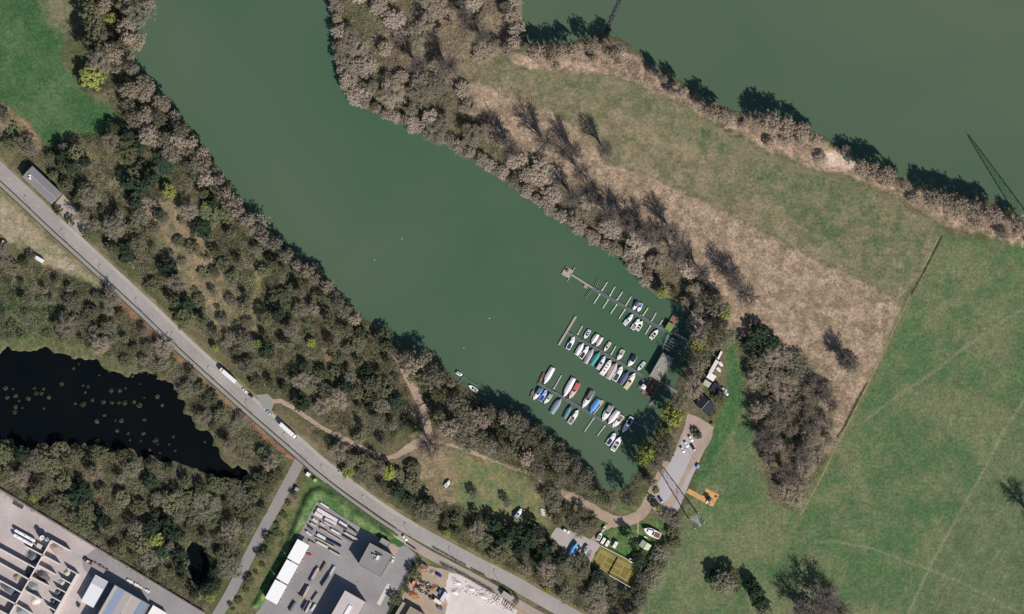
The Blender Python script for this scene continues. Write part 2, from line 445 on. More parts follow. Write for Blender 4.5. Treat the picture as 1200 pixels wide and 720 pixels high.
# wear along the faint meadow trails
for pts, wd, c in (([(1014, 492), (1030, 480), (1062, 458), (1092, 438), (1130, 408), (1170, 380), (1202, 360), (1340, 270)], 2.0, (136, 133, 106)),
                   ([(955, 634), (985, 636), (1020, 642), (1060, 658), (1090, 668), (1130, 684), (1170, 706), (1210, 726), (1340, 790)], 1.8, (130, 131, 102)),
                   ([(1100, 280), (1064, 356), (1030, 425), (1008, 470), (985, 515), (962, 560), (940, 600), (920, 640), (905, 660)], 5.0, (116, 120, 84)),
                   ([(1200, 470), (1178, 502), (1150, 556), (1092, 660), (1064, 720)], 1.6, (146, 142, 112)),
                   ([(872, 480), (858, 506), (842, 532)], 1.6, (120, 128, 86)),
                   ([(788, 636), (820, 622), (850, 604), (880, 590), (900, 582)], 1.4, (112, 126, 84))):
    d = to_seg_dist(GX, GY, pts, False)
    m_ = (np.clip(1.25 - d / wd, 0, 1) * .6)[..., None]
    colr = colr * (1 - m_) + lin3(c) * m_

gm = bpy.data.materials.new('land_cover'); gm.use_nodes = True
nt = gm.node_tree; N, L = nt.nodes, nt.links
b = N['Principled BSDF']; b.inputs['Roughness'].default_value = .95; b.inputs['Specular IOR Level'].default_value = .08
at = N.new('ShaderNodeAttribute'); at.attribute_name = 'cover'
tc = N.new('ShaderNodeTexCoord')
prev = None
for sc, lo, hi, det in ((0.55, .62, 1.38, 4), (0.2, .84, 1.16, 4), (0.05, .92, 1.08, 3)):
    no = N.new('ShaderNodeTexNoise'); no.inputs['Scale'].default_value = sc; no.inputs['Detail'].default_value = det
    no.inputs['Roughness'].default_value = .7
    L.new(tc.outputs['Object'], no.inputs['Vector'])
    mr = N.new('ShaderNodeMapRange'); mr.inputs['From Min'].default_value = .3; mr.inputs['From Max'].default_value = .7
    mr.inputs['To Min'].default_value = lo; mr.inputs['To Max'].default_value = hi
    L.new(no.outputs['Fac'], mr.inputs['Value'])
    if prev is None: prev = mr.outputs[0]; first = no
    else:
        mu = N.new('ShaderNodeMath'); mu.operation = 'MULTIPLY'; L.new(prev, mu.inputs[0]); L.new(mr.outputs[0], mu.inputs[1]); prev = mu.outputs[0]
vm = N.new('ShaderNodeVectorMath'); vm.operation = 'SCALE'
L.new(at.outputs['Color'], vm.inputs[0]); L.new(prev, vm.inputs['Scale']); L.new(vm.outputs[0], b.inputs['Base Color'])
bp = N.new('ShaderNodeBump'); bp.inputs['Strength'].default_value = .5; bp.inputs['Distance'].default_value = .5
L.new(first.outputs['Fac'], bp.inputs['Height']); L.new(bp.outputs[0], b.inputs['Normal'])

nyg, nxg = GX.shape
verts = np.stack([(GX - 600) * S, (360 - GY) * S, GZ], -1).reshape(-1, 3)
cols = np.concatenate([colr, np.ones(GX.shape + (1,))], -1).reshape(-1, 4).astype(np.float32)
ii, jj = np.meshgrid(np.arange(nxg - 1), np.arange(nyg - 1))
q0 = (jj * nxg + ii).ravel()
quads = np.stack([q0, q0 + nxg, q0 + nxg + 1, q0 + 1], 1)
fcls = cls[:-1, :-1].ravel()
for k, nm in enumerate(names):
    f = quads[fcls == k]
    if len(f) < 6: continue
    u, inv = np.unique(f, return_inverse=True)
    me = np_mesh(nm, verts[u], inv.reshape(f.shape))
    a = me.color_attributes.new('cover', 'FLOAT_COLOR', 'POINT')
    a.data.foreach_set('color', cols[u].ravel())
    me.polygons.foreach_set('use_smooth', np.ones(len(f), bool))
    o = link(nm, me, gm)
    o['kind'] = 'structure'
# land out to the horizon, as a frame round the mapped square
x0, x1, y0, y1 = (gx[0] - 600) * S, (gx[-1] - 600) * S, (360 - gy[-1]) * S, (360 - gy[0]) * S
R_ = 9000
far = MB()
far.add([(-R_, -R_, -.02), (R_, -R_, -.02), (R_, R_, -.02), (-R_, R_, -.02), (x0, y0, -.02), (x1, y0, -.02), (x1, y1, -.02), (x0, y1, -.02)],
        [(0, 1, 5, 4), (1, 2, 6, 5), (2, 3, 7, 6), (3, 0, 4, 7)])
tag(far.build('terrain', mat('terrain_grass', A(88, 104, 70), .95, .1, .25, .01, var2=.2, scale2=.3)), kind='structure')

# ------------------------------------------------------------------ water, and a black sheet for tree shade
def water_mat(name, c1, c2, scale, rough=.28, spec=.35):
    m = bpy.data.materials.new(name); m.use_nodes = True
    nt = m.node_tree; N, L = nt.nodes, nt.links
    b = N['Principled BSDF']; b.inputs['Roughness'].default_value = rough; b.inputs['Specular IOR Level'].default_value = spec
    tc = N.new('ShaderNodeTexCoord')
    no = N.new('ShaderNodeTexNoise'); no.inputs['Scale'].default_value = scale; no.inputs['Detail'].default_value = 3
    no.inputs['Distortion'].default_value = .8
    L.new(tc.outputs['Object'], no.inputs['Vector'])
    mr = N.new('ShaderNodeMapRange'); mr.inputs['From Min'].default_value = .35; mr.inputs['From Max'].default_value = .65
    L.new(no.outputs['Fac'], mr.inputs['Value'])
    mx = N.new('ShaderNodeMix'); mx.data_type = 'RGBA'
    mx.inputs[6].default_value = (*c1, 1); mx.inputs[7].default_value = (*c2, 1)
    L.new(mr.outputs[0], mx.inputs[0]); L.new(mx.outputs[2], b.inputs['Base Color'])
    n2 = N.new('ShaderNodeTexNoise'); n2.inputs['Scale'].default_value = .8; n2.inputs['Detail'].default_value = 4
    L.new(tc.outputs['Object'], n2.inputs['Vector'])
    bp = N.new('ShaderNodeBump'); bp.inputs['Strength'].default_value = .25; bp.inputs['Distance'].default_value = .12
    L.new(n2.outputs['Fac'], bp.inputs['Height']); L.new(bp.outputs[0], b.inputs['Normal'])
    return m
WZ = -0.7
M_LAKE = water_mat('lake_water', A(69, 97, 75), A(83, 102, 81), .006)
M_RIVER = water_mat('river_water', A(78, 99, 78), A(89, 104, 83), .008)
M_POND_SHADE = water_mat('pond_water_and_shade', (.002, .0035, .005), (.003, .0045, .005), .02, .35, .1)  # real pond water, also the black of the painted tree shade
sheet('lake', [(130, -140), (130, 90), (240, 220), (430, 420), (690, 600), (760, 600), (840, 400), (760, 290), (400, 60), (410, -140)], M_LAKE, WZ)
sheet('river', [(590, -140), (590, 70), (700, 70), (900, 165), (1340, 340), (1340, -140)], M_RIVER, WZ)
sheet('pond', [(-140, 395), (120, 405), (220, 430), (300, 545), (300, 575), (200, 560), (-140, 535)], M_POND_SHADE, WZ)
sheet('painted_shade', [(205, 625), (258, 625), (258, 700), (205, 700)], M_POND_SHADE, WZ)  # tree shade in the wood painted as a black water-like sheet

# ------------------------------------------------------------------ roads, paths, yards
M_ASPH = mat('old_asphalt', A(160, 153, 150), .9, .15, .1, .5, var2=.1, scale2=.06)
M_SIDE = mat('grey_asphalt', A(146, 141, 139), .9, .15, .08, .6, var2=.07, scale2=.06)
M_YARD = mat('yard_asphalt', A(148, 143, 144), .9, .15, .09, .5, var2=.12, scale2=.06)
M_CONC = mat('yard_concrete', A(184, 172, 170), .9, .15, .1, .4, var2=.14, scale2=.06)
M_LOT = mat('lot_concrete', A(178, 172, 174), .9, .15, .05, .5, var2=.05, scale2=.08)
M_GRAV = mat('gravel', A(170, 150, 138), .95, .1, .1, 1.2, var2=.12, scale2=.12)
M_DIRT = mat('dirt', A(168, 147, 130), .95, .1, .12, 1.2, var2=.14, scale2=.15)
M_FOOT = mat('footway', A(150, 146, 140), .9, .15, .08, .8, var2=.06, scale2=.06)
M_RED = mat('red_cinder', A(148, 104, 84), .95, .1, .2, .8, var2=.25, scale2=.12)
M_SAND = mat('yard_sand', A(172, 152, 134), .95, .1, .14, .9, var2=.14, scale2=.12)
M_WHITE_GRAVEL = mat('white_gravel', A(214, 202, 200), .95, .1, .07, .8, var2=.08, scale2=.15)
M_LINE = mat('road_marking', A(205, 202, 196), .8, .2, .15, 1.5)

ribbon('cinder_strip', [(125, 340), (160, 376), (200, 412), (240, 450), (280, 485), (320, 520), (345, 540)], [1, 4, 5, 5, 4, 5, 3], M_RED, ragged=.7)
M_VERGE = mat('road_verge', A(128, 116, 88), .95, .1, .25, .8, var2=.3, scale2=.12)
ribbon('road_verge', ROAD[:9] + ROAD[9:14], [5, 3, 6, 3, 4, 6, 3, 4, 5], M_VERGE, off=-9.5, ragged=.9, seed=31)
ribbon('road_verge', ROAD[13:], [4, 3, 5, 6, 5, 6, 5, 4], M_VERGE, off=-9.8, ragged=.9, seed=32)
ribbon('road_verge', ROAD[:13], [6, 5, 8, 7, 6, 7, 6], M_VERGE, off=14.5, ragged=1.0, seed=33)
ribbon('footway', ROAD[:17] + [(478, 618)], 4.0, M_FOOT, off=11.5)
ribbon('road', ROAD, 16.5, M_ASPH)
ribbon('parking_lane', ROAD[5:18], 4.2, mat('parking_lane_asphalt', A(172, 164, 158), .9, .15, .08, .5, var2=.08, scale2=.05), off=-6.2, ragged=.15)
ribbon('side_road', SIDE, 12.5, M_SIDE)
ribbon('forecourt', [(470, 622), (500, 641), (530, 657), (570, 678), (610, 702), (660, 730), (700, 750)], 10, mat('forecourt_paving', A(166, 152, 142), .9, .15, .08, .6, var2=.08, scale2=.1), off=6.5)
sheet('bus_bay', [(300, 463), (314, 462), (322, 470), (318, 482), (308, 478)], M_FOOT)
sheet('lay_by', [(64, 240), (74, 228), (106, 262), (98, 278), (92, 274), (80, 262)], mat('lay_by_gravel', A(164, 154, 144), .95, .1, .1, .7, var2=.1, scale2=.1))
ribbon('track', TRACK_N, [5, 5, 5, 5, 6, 6, 5, 10, 12, 11, 10, 11, 8], M_DIRT, ragged=.6)
ribbon('track', TRACK_S, [4, 4, 4, 4, 5, 6, 9, 11, 12, 12, 13, 13, 14], M_DIRT, ragged=.5, seed=4)
ribbon('track', [(722, 612), (708, 620), (700, 628), (692, 636)], [9, 6, 5, 6], M_DIRT, ragged=.5, seed=9)
for k, off in enumerate((-1.3, 1.3)):
    ribbon('wheel_rut', TRACK_E, .8, mat('rut_grass', A(126, 124, 98), .95, .1, .2, 1), off=off, ragged=.3, seed=20 + k)
ribbon('footpath', [(1100, 278), (1062, 357), (1030, 424), (1006, 473), (984, 516), (962, 560), (938, 604)], 1.0, mat('worn_path', A(156, 142, 114), .95, .1, .25, .8, var2=.2, scale2=.2), ragged=.25, seed=41)
ribbon('footpath', [(747, 604), (748, 626)], 1.6, mat('footpath_sand', A(176, 160, 138), .95, .1, .1, 1), ragged=.15)
sheet('forecourt_gravel', [(806, 484), (820, 490), (837, 501), (834, 514), (823, 534), (808, 566), (796, 596), (788, 604), (770, 602), (758, 590), (774, 564), (786, 540), (796, 516), (802, 502)], M_GRAV, ragged=.4)
sheet('car_park', [(802, 511), (816, 522), (806, 545), (792, 572), (780, 590), (765, 578), (776, 558), (788, 536)], M_LOT)
sheet('car_park', [(822, 534), (808, 566), (796, 596), (787, 600), (797, 574), (812, 546)], mat('lot_asphalt', A(176, 168, 168), .9, .15, .06, .5, var2=.06, scale2=.08))
sheet('boat_storage_ground', [(645, 629), (652, 618), (667, 622), (682, 628), (699, 636), (704, 640), (698, 648), (692, 662), (680, 658), (662, 646)], mat('boat_ground_gravel', A(174, 164, 162), .95, .1, .08, .8, var2=.1, scale2=.12), ragged=.4)
sheet('yard', [(-140, 490), (-40, 549.5), (100, 634.4), (239, 718.5), (262, 745), (230, 790), (-140, 800)], M_CONC)
sheet('yard_road', [(96, 654), (112, 643), (150, 666.5), (200, 696.5), (239, 720), (262, 740), (240, 760), (190, 725), (150, 703), (112, 680), (98, 668)], M_YARD)
sheet('pipe_yard', [(371, 588), (400, 605), (430, 623), (448, 632), (458, 637), (476, 640), (490, 652), (482, 668), (470, 690), (456, 716), (440, 750), (280, 750), (303, 714), (338, 653), (350, 628)], M_YARD)
sheet('scrap_yard', [(494, 662), (506, 664), (522, 668), (545, 676), (580, 700), (606, 712), (640, 740), (640, 760), (450, 760), (466, 712), (480, 680)], M_SAND, ragged=.5)
sheet('gravel_ground', [(527, 670), (545, 676), (575, 694), (592, 704), (606, 716), (600, 745), (512, 745), (524, 712), (522, 690)], M_WHITE_GRAVEL, ragged=.6)
sheet('lawn_plot', [(455, 625), (474, 637), (471, 641), (466, 641), (454, 630)], mat('clipped_lawn', A(62, 104, 56), .95, .1, .1, 1))
sheet('entrance_paving', [(456, 637), (468, 643), (462, 652), (458, 649)], mat('tan_paving', A(178, 156, 138), .9, .1, .06, 1))
sheet('lawn_path', [(456.5, 623.5), (476, 636), (474.5, 637.2), (455.3, 625)], mat('path_slabs', A(186, 176, 150), .9, .1, .06, 1))
M_ROW = mat('crop_row', A(99, 109, 79), .95, .1, .25, .6, var2=.25, scale2=.1)
for k in range(1, 13):
    o_ = k * 12 + (k * 7 % 5) * 1.1
    ribbon('crop_row', [(1176 + o_, 508), (1152 + o_, 556), (1094 + o_, 660), (1060 + o_, 728)], 1.3, M_ROW, z=.012, ragged=.18, seed=200 + k, step=5)
# lane edge dashes, sparse on this old road
for k in range(14):
    c = smooth_line(ROAD, 1.0); i = 170 + k * 46
    if i + 4 < len(c):
        p, q = c[i], c[i + 4]
        d = (q - p) / np.linalg.norm(q - p); n = np.array([-d[1], d[0]])
        o = ribbon('lane_mark', [tuple(p), tuple(q)], .45, M_LINE, kind='structure')

# ------------------------------------------------------------------ trees: a few grown prototypes per kind, placed one by one
def unit(v): return v / (np.linalg.norm(v, axis=-1, keepdims=True) + 1e-9)

def slivers(c, d, l, w, r):
    """thin twig triangles from c along d"""
    side = unit(np.cross(d, r.normal(size=d.shape))) * (w / 2)[:, None]
    v = np.stack([c - side, c + side, c + d * l[:, None]], 1).reshape(-1, 3)
    return v, np.arange(len(v)).reshape(-1, 3)

def leaves(c, s, r, up=.35):
    n = unit(r.normal(size=c.shape) + np.array([0, 0, up]))
    a = unit(np.cross(n, r.normal(size=c.shape))); bb = np.cross(n, a)
    s = s[:, None]
    v = np.stack([c - a * s * .5, c + bb * s * .45, c + a * s * .5, c - bb * s * .45], 1).reshape(-1, 3)
    i = np.arange(0, len(v), 4)
    return v, np.concatenate([np.stack([i, i + 1, i + 2], 1), np.stack([i, i + 2, i + 3], 1)])

def blades(c, n, ln, wd, r):
    """thin elongated quads at c facing along n"""
    a = unit(np.cross(n, r.normal(size=c.shape))); bb = np.cross(n, a)
    ln = ln[:, None] / 2; wd = wd[:, None] / 2
    v = np.stack([c - a * ln, c + bb * wd, c + a * ln, c - bb * wd], 1).reshape(-1, 3)
    i = np.arange(0, len(v), 4)
    return v, np.concatenate([np.stack([i, i + 1, i + 2], 1), np.stack([i, i + 2, i + 3], 1)])

class NB:
    def __init__(s): s.v = []; s.f = []; s.n = 0
    def add(s, v, f):
        s.v.append(v); s.f.append(f + s.n); s.n += len(v)
    def tube(s, pts, rad, k=4):
        pts = np.asarray(pts, float); n = len(pts)
        t = unit(np.gradient(pts, axis=0))
        ref = np.array([.31, .77, .2])
        a = unit(np.cross(t, ref)); bb = np.cross(t, a)
        th = np.arange(k) * 2 * math.pi / k
        ring = pts[:, None] + (a[:, None] * np.cos(th)[None, :, None] + bb[:, None] * np.sin(th)[None, :, None]) * np.asarray(rad)[:, None, None]
        i = np.arange(n - 1)[:, None] * k + np.arange(k)[None]
        j = np.arange(n - 1)[:, None] * k + (np.arange(k)[None] + 1) % k
        q = np.stack([i, j, j + k, i + k], -1).reshape(-1, 4)
        s.add(ring.reshape(-1, 3), np.concatenate([q[:, [0, 1, 2]], q[:, [0, 2, 3]]]))
    def mesh(s, name): return np_mesh(name, np.concatenate(s.v), np.concatenate(s.f))

def curve(a, b, sag, n, r, jit):
    a = np.asarray(a, float); b = np.asarray(b, float)
    t = np.linspace(0, 1, n)[:, None]
    p = a + (b - a) * t
    p[:, 2] += (sag * np.sin(t * math.pi))[:, 0]
    p[1:-1] += r.normal(size=(n - 2, 3)) * jit
    return p

def grow(seed, h, r0, style):
    """returns trunk mesh and crown mesh of one tree of height h and crown radius r0"""
    r = np.random.default_rng(seed)
    tb, cb = NB(), NB()
    vase = style in ('poplar', 'brown')
    bare = style in ('willow', 'grey', 'poplar', 'brown')
    th = h * (.5 if not vase else .3)
    lean = r.normal(size=2) * .04 * h
    top = np.array([lean[0], lean[1], th])
    tr = h * .016 + .1
    tb.tube(curve([0, 0, -1.2], top, 0, 5, r, .1), np.linspace(tr * 1.25, tr * .7, 5), 6)
    nl = {'willow': 13, 'grey': 12, 'olive': 12, 'evergreen': 10, 'poplar': 15, 'brown': 12, 'spring': 12, 'shrub': 8}[style]
    ends = []
    for i in range(nl):
        az = i * 2.39996 + r.uniform(-.4, .4)
        f = math.sqrt((i + .6) / nl)                       # spread over the crown disc
        rr = r0 * (.22 + .66 * f) * r.uniform(.8, 1.12)
        if vase: zz = h * (1.0 - .30 * f ** 2) * r.uniform(.86, 1.04); rr *= .9
        elif style == 'evergreen': zz = h * (1 - .6 * f ** 1.6) * r.uniform(.92, 1.04)
        else: zz = h * (1.0 - .42 * f ** 2) * r.uniform(.86, 1.04)
        st = np.array([lean[0], lean[1], 0]) * .8 + np.array([0, 0, th * r.uniform(.45 if not vase else .2, 1.0)])
        e = np.array([rr * math.cos(az) + lean[0], rr * math.sin(az) + lean[1], zz])
        c = curve(st, e, (-.06 if vase else .07) * h * (1 if not vase else -f), 6, r, .22)
        tb.tube(c, np.linspace(tr * .55, .035, 6), 4)
        ends.append((c[-1], 1.0))
        ns = 12 if style == 'poplar' else 7 if bare else 5
        for k in range(ns):
            t = r.uniform(.35, .95); p = c[int(t * 5)] + (c[min(5, int(t * 5) + 1)] - c[int(t * 5)]) * (t * 5 % 1)
            d = unit(r.normal(size=3) * (.8, .8, .45) + np.array([math.cos(az) * .6, math.sin(az) * .6, .9 if vase else .5]))
            ln = r0 * r.uniform(.25, .5) * (1.35 if vase else 1)
            q = p + d * ln
            q[2] = min(q[2], h * 1.02)
            tb.tube(curve(p, q, .02 * h, 3, r, .1), [tr * .22, tr * .15, .035], 3)
            ends.append((q, .75))
            if vase:
                ends.append(((p + q) / 2, .5))
    C = np.array([e[0] for e in ends]); SZ = np.array([e[1] for e in ends])
    ctr = np.array([lean[0], lean[1], h * (.55 if not vase else .35)])
    out = unit(C - ctr)
    if bare:
        if not vase:
            m = 60                                         # more twig clumps over the crown
            az = r.uniform(0, 6.283, m); f = np.sqrt(r.uniform(0, 1, m))
            ex = np.stack([np.cos(az) * f * r0 * .92, np.sin(az) * f * r0 * .92, h * (1.0 - .42 * f ** 2) * r.uniform(.8, 1.0, m)], 1)
            C = np.concatenate([C, ex]); SZ = np.concatenate([SZ, r.uniform(.6, 1.1, m)]); out = unit(C - ctr)
        per = {'willow': 34, 'grey': 26, 'poplar': 6, 'brown': 20}[style]
        idx = np.repeat(np.arange(len(C)), per)
        n = len(idx)
        u = unit(r.normal(size=(n, 3)) + out[idx] * .5 + np.array([0, 0, .3]))
        rad = SZ[idx] * r0 * (.155 if not vase else .24) * r.uniform(.5, 1.1, n)
        c = C[idx] + u * rad[:, None] * (1, 1, .85)
        k = {'willow': 1.0, 'grey': .9, 'poplar': .42, 'brown': .62}[style]
        ln = r.uniform(.4, .9, n) * (.75 if not vase else 1.5); wd = r.uniform(.13, .28, n) * k
        cb.add(*blades(c, unit(u + r.normal(size=(n, 3)) * .45), ln, wd, r))
        m = n // 3                                         # fine twig tips that break the outline
        j = r.integers(0, n, m)
        cb.add(*slivers(c[j], unit(u[j] + r.normal(size=(m, 3)) * .5), r.uniform(.4, 1.1, m), r.uniform(.05, .12, m), r))
    else:
        per = {'olive': 36, 'evergreen': 60, 'spring': 46, 'shrub': 34}[style]
        if style in ('evergreen', 'olive', 'spring'):      # extra clumps over the whole shell
            m = 60
            u = unit(r.normal(size=(m, 3))); u[:, 2] = np.abs(u[:, 2])
            if style == 'evergreen':
                f = np.sqrt(r.uniform(0, 1, m)); az = r.uniform(0, 6.283, m)
                ex = np.stack([np.cos(az) * f * r0 * .9, np.sin(az) * f * r0 * .9, h * (1 - .6 * f ** 1.6) * r.uniform(.85, 1.0, m)], 1)
            else:
                ex = np.array([0, 0, h * .5]) + u * np.array([r0 * .86, r0 * .86, h * .46]) * r.uniform(.75, 1.05, (m, 1))
            C = np.concatenate([C, ex]); SZ = np.concatenate([SZ, r.uniform(.6, 1.1, m)])
        idx = np.repeat(np.arange(len(C)), per); n = len(idx)
        u = unit(r.normal(size=(n, 3)) + np.array([0, 0, .3]))
        c = C[idx] + u * (SZ[idx] * r.uniform(.5, 1.05, n) * r0 * .175)[:, None] * (1, 1, .8)
        k = {'olive': 1.0, 'evergreen': 1.0, 'spring': 1.0, 'shrub': .8}[style]
        cb.add(*blades(c, unit(u + r.normal(size=(n, 3)) * .5), r.uniform(.3, .6, n) * k, r.uniform(.2, .4, n) * k, r))
    return tb.mesh('trunk'), cb.mesh('crown')

def tree_mats():
    d = {}
    d['willow'] = mat('willow_twigs', (.54, .45, .36), .9, .1, .25, .35, hue=(.40, .33, .245), objvar=.2, thin=.25)
    d['grey'] = mat('grey_twigs', (.32, .295, .22), .9, .1, .25, .35, hue=(.24, .225, .15), objvar=.25, thin=.25)
    d['poplar'] = mat('poplar_twigs', (.18, .15, .135), .9, .1, .2, .35, hue=(.22, .18, .155), objvar=.15, thin=.2)
    d['brown'] = mat('brown_twigs', (.30, .26, .195), .9, .1, .2, .35, hue=(.38, .315, .235), objvar=.2, thin=.25)
    d['olive'] = mat('olive_leaves', (.155, .175, .09), .85, .15, .35, .4, hue=(.26, .245, .145), objvar=.3, thin=.25)
    d['evergreen'] = mat('evergreen_leaves', (.045, .08, .046), .8, .2, .3, .4, hue=(.06, .09, .05), objvar=.2, thin=.2)
    d['spring'] = mat('spring_leaves', (.44, .46, .12), .8, .2, .25, .4, hue=(.36, .41, .12), objvar=.15, thin=.3)
    d['shrub'] = mat('shrub_leaves', (.10, .14, .066), .85, .15, .3, .4, hue=(.15, .17, .085), objvar=.25, thin=.25)
    d['bark'] = mat('bark', (.17, .145, .12), .95, .1, .2, 1.5)
    d['bark_dark'] = mat('poplar_bark', (.12, .10, .09), .95, .1, .2, 1.5)
    d['bark_pale'] = mat('bark_pale', (.30, .26, .215), .95, .1, .2, 1.5)
    return d
TM = tree_mats()
PROTO = {}
DIM = {'willow': (10, 5), 'grey': (11, 5), 'poplar': (21, 6), 'brown': (14, 5), 'olive': (9, 5), 'evergreen': (11, 5), 'spring': (10, 5), 'shrub': (3, 2.2)}
for st, (h, r0) in DIM.items():
    PROTO[st] = []
    for k in range(4 if st in ('willow', 'grey', 'olive', 'poplar', 'brown') else 3):
        tm_, cm_ = grow(1000 + 17 * k + len(st) * 101, h, r0, st)
        tm_.materials.append(TM['bark_pale' if st in ('willow', 'brown') else 'bark_dark' if st == 'poplar' else 'bark'])
        cm_.materials.append(TM[st])
        PROTO[st].append((tm_, cm_))
LOOK = {'willow': ('tan leafless willow', 'willow_tree'), 'grey': ('grey leafless tree', 'bare_tree'), 'poplar': ('tall dark bare poplar', 'poplar_tree'),
        'brown': ('brown leafless tree', 'leafless_tree'), 'olive': ('olive green bushy tree', 'bushy_tree'), 'evergreen': ('dark evergreen tree', 'evergreen_tree'),
        'spring': ('yellow-green spring tree', 'spring_tree'), 'shrub': ('low green shrub', 'shrub')}
TREES = []       # (style, x, y, radius in map units, height factor, where)
def tree(st, x, y, r, where, hf=1.0):
    TREES.append((st, x, y, r, hf, where))

NO_TREE_LINES = [(smooth_line(ROAD, 8), 16), (smooth_line(SIDE, 8), 9), (smooth_line(TRACK_S, 6)[40:], 8), (smooth_line(TRACK_N, 6)[-22:], 6), (smooth_line(TRACK_E, 10), 4)]
def stand(where, poly, mix, spacing, rad, holes=(), seed=0, hf=(.85, 1.15), prob=1.0):
    r = random.Random(seed)
    xs = [p[0] for p in poly]; ys = [p[1] for p in poly]
    area = (max(xs) - min(xs)) * (max(ys) - min(ys))
    n = int(area / spacing ** 2 * 14)
    g = np.random.default_rng(seed + 500)
    X = g.uniform(min(xs), max(xs), n); Y = g.uniform(min(ys), max(ys), n)
    ok = inside(X, Y, poly)
    for h_ in holes: ok &= ~inside(X, Y, h_)
    X, Y = X[ok], Y[ok]
    for pts, w in NO_TREE_LINES:
        k = to_seg_dist(X, Y, [tuple(p) for p in pts], False) > w + rad * .35
        X, Y = X[k], Y[k]
    got = np.zeros((0, 3)); old = np.array([(t[1], t[2], t[3]) for t in TREES]).reshape(-1, 3)
    for x, y in zip(X, Y):
        sp = spacing * r.uniform(.75, 1.2)
        if len(got) and ((got[:, 0] - x) ** 2 + (got[:, 1] - y) ** 2 < (sp * .5 + got[:, 2] * .5) ** 2).any(): continue
        if len(old) and ((old[:, 0] - x) ** 2 + (old[:, 1] - y) ** 2 < (sp * .42 + old[:, 2] * .5) ** 2).any(): continue
        rr = rad * sp / spacing * r.choice((.6, .75, .9, 1.0, 1.1, 1.25, 1.5))
        got = np.concatenate([got, [(x, y, sp)]])
        if r.random() > prob: continue
        st = r.choices([m[0] for m in mix], [m[1] for m in mix])[0]
        tree(st, float(x), float(y), rr * (.8 if st == 'shrub' else 1), where, r.uniform(*hf))

# single trees first, where each one stands
for x, y, r in ((491, 78, 9), (527, 78, 10), (545, 22, 8), (566, 46, 8), (598, 176, 11), (640, 166, 12), (708, 176, 9), (676, 178, 9)):
    tree('poplar', x, y, r, 'in the peninsula thicket', {9: .95, 8: .75}.get(r, 1.05))
for x, y, r in ((681, 203, 9), (670, 232, 9), (711, 252, 9), (756, 274, 11), (787, 272, 10), (792, 297, 10), (874, 346, 12), (860, 328, 9), (733, 262, 9), (822, 318, 9)):
    tree('poplar', x, y, r, 'on the peninsula lake bank', 1.0)
tree('poplar', 505, 520, 13, 'beside the dirt track', .95)
tree('poplar', 960, 706, 16, 'in the bottom meadow', 1.0)
tree('poplar', 980, 714, 12, 'in the bottom meadow', .9); tree('evergreen', 972, 722, 12, 'in the bottom meadow', 1.2); tree('evergreen', 950, 720, 12, 'in the bottom meadow', 1.2)
tree('poplar', 940, 712, 11, 'in the bottom meadow', .9)
tree('poplar', 1206, 604, 10, 'in the right meadow', 1.0)
tree('grey', 850, 683, 13, 'alone in the meadow', 1.0); tree('olive', 842, 686, 11, 'alone in the meadow', .95); tree('evergreen', 840, 674, 10, 'alone in the meadow', .9); tree('olive', 856, 674, 12, 'alone in the meadow', 1.0); tree('olive', 862, 686, 8, 'alone in the meadow', .8)
tree('evergreen', 886, 694, 10, 'in the bottom meadow', 1.0); tree('evergreen', 880, 684, 8, 'in the bottom meadow', .9); tree('evergreen', 892, 706, 9, 'in the bottom meadow', .9); tree('olive', 897, 716, 9, 'in the bottom meadow', .8)
tree('poplar', 994, 425, 9, 'in the reed bed', .85); tree('grey', 1000, 428, 10, 'in the reed bed', .7); tree('poplar', 985, 420, 7, 'in the reed bed', .6)
tree('evergreen', 888, 392, 13, 'heading the bare wood', .9); tree('evergreen', 903, 402, 11, 'heading the bare wood', .85); tree('evergreen', 876, 402, 9, 'heading the bare wood', .8); tree('evergreen', 893, 412, 9, 'heading the bare wood', .8)
for x, y, r in ((790, 489, 12), (783, 481, 9), (757, 531, 11), (764, 525, 8), (751, 538, 8)):
    tree('spring', x, y, r, 'on the marina shore', 1.8)
for x, y, r in ((848, 365, 11), (816, 404, 9), (775, 343, 7), (768, 573, 5)):
    tree('spring', x, y, r, 'on the marina shore', 1.4)
tree('spring', 783, 504, 4, 'on the marina shore', .45)
tree('spring', 408, 553, 8, 'by the main road', .7); tree('spring', 455, 554, 9, 'in the roadside wood', .9); tree('spring', 108, 92, 15, 'at the meadow corner', 1.0); tree('spring', 122, 87, 6, 'at the meadow corner', .9)
tree('olive', 104, 99, 11, 'at the meadow corner', .9); tree('olive', 117, 104, 9, 'at the meadow corner', .8)
tree('spring', 131, 22, 7, 'on the north-west bank', .9); tree('spring', 184, 632, 10, 'in the pond wood', .9); tree('spring', 40, 583, 6, 'in the pond wood', .6); tree('spring', 247, 700, 6, 'in the pond wood', .5)
tree('spring', 523, 625, 6, 'by the main road', .6); tree('spring', 641, 691, 5, 'by the main road', .5)
tree('spring', 242, 240, 5, 'in the west wood', .6); tree('spring', 252, 408, 5, 'in the west wood', .5)
tree('evergreen', 742, 634, 7, 'on the camping lawn', 1.25)
tree('evergreen', 817, 509, 5.5, 'in the car park island', .45); tree('evergreen', 766, 589, 5, 'in the car park island', .4)
tree('spring', 772, 595, 3.6, 'in the car park island', .28); tree('spring', 835, 498, 2.6, 'at the forecourt corner', .22)
tree('olive', 844, 468, 8, 'behind the cottages', .7); tree('shrub', 833, 484, 6, 'behind the cottages', 1.2)
for x, y in ((557, 580), (594, 588)): tree('grey', x, y, 6, 'in the clearing', .6)
tree('evergreen', 97, 272, 0.1, 'x', .1); TREES.pop()
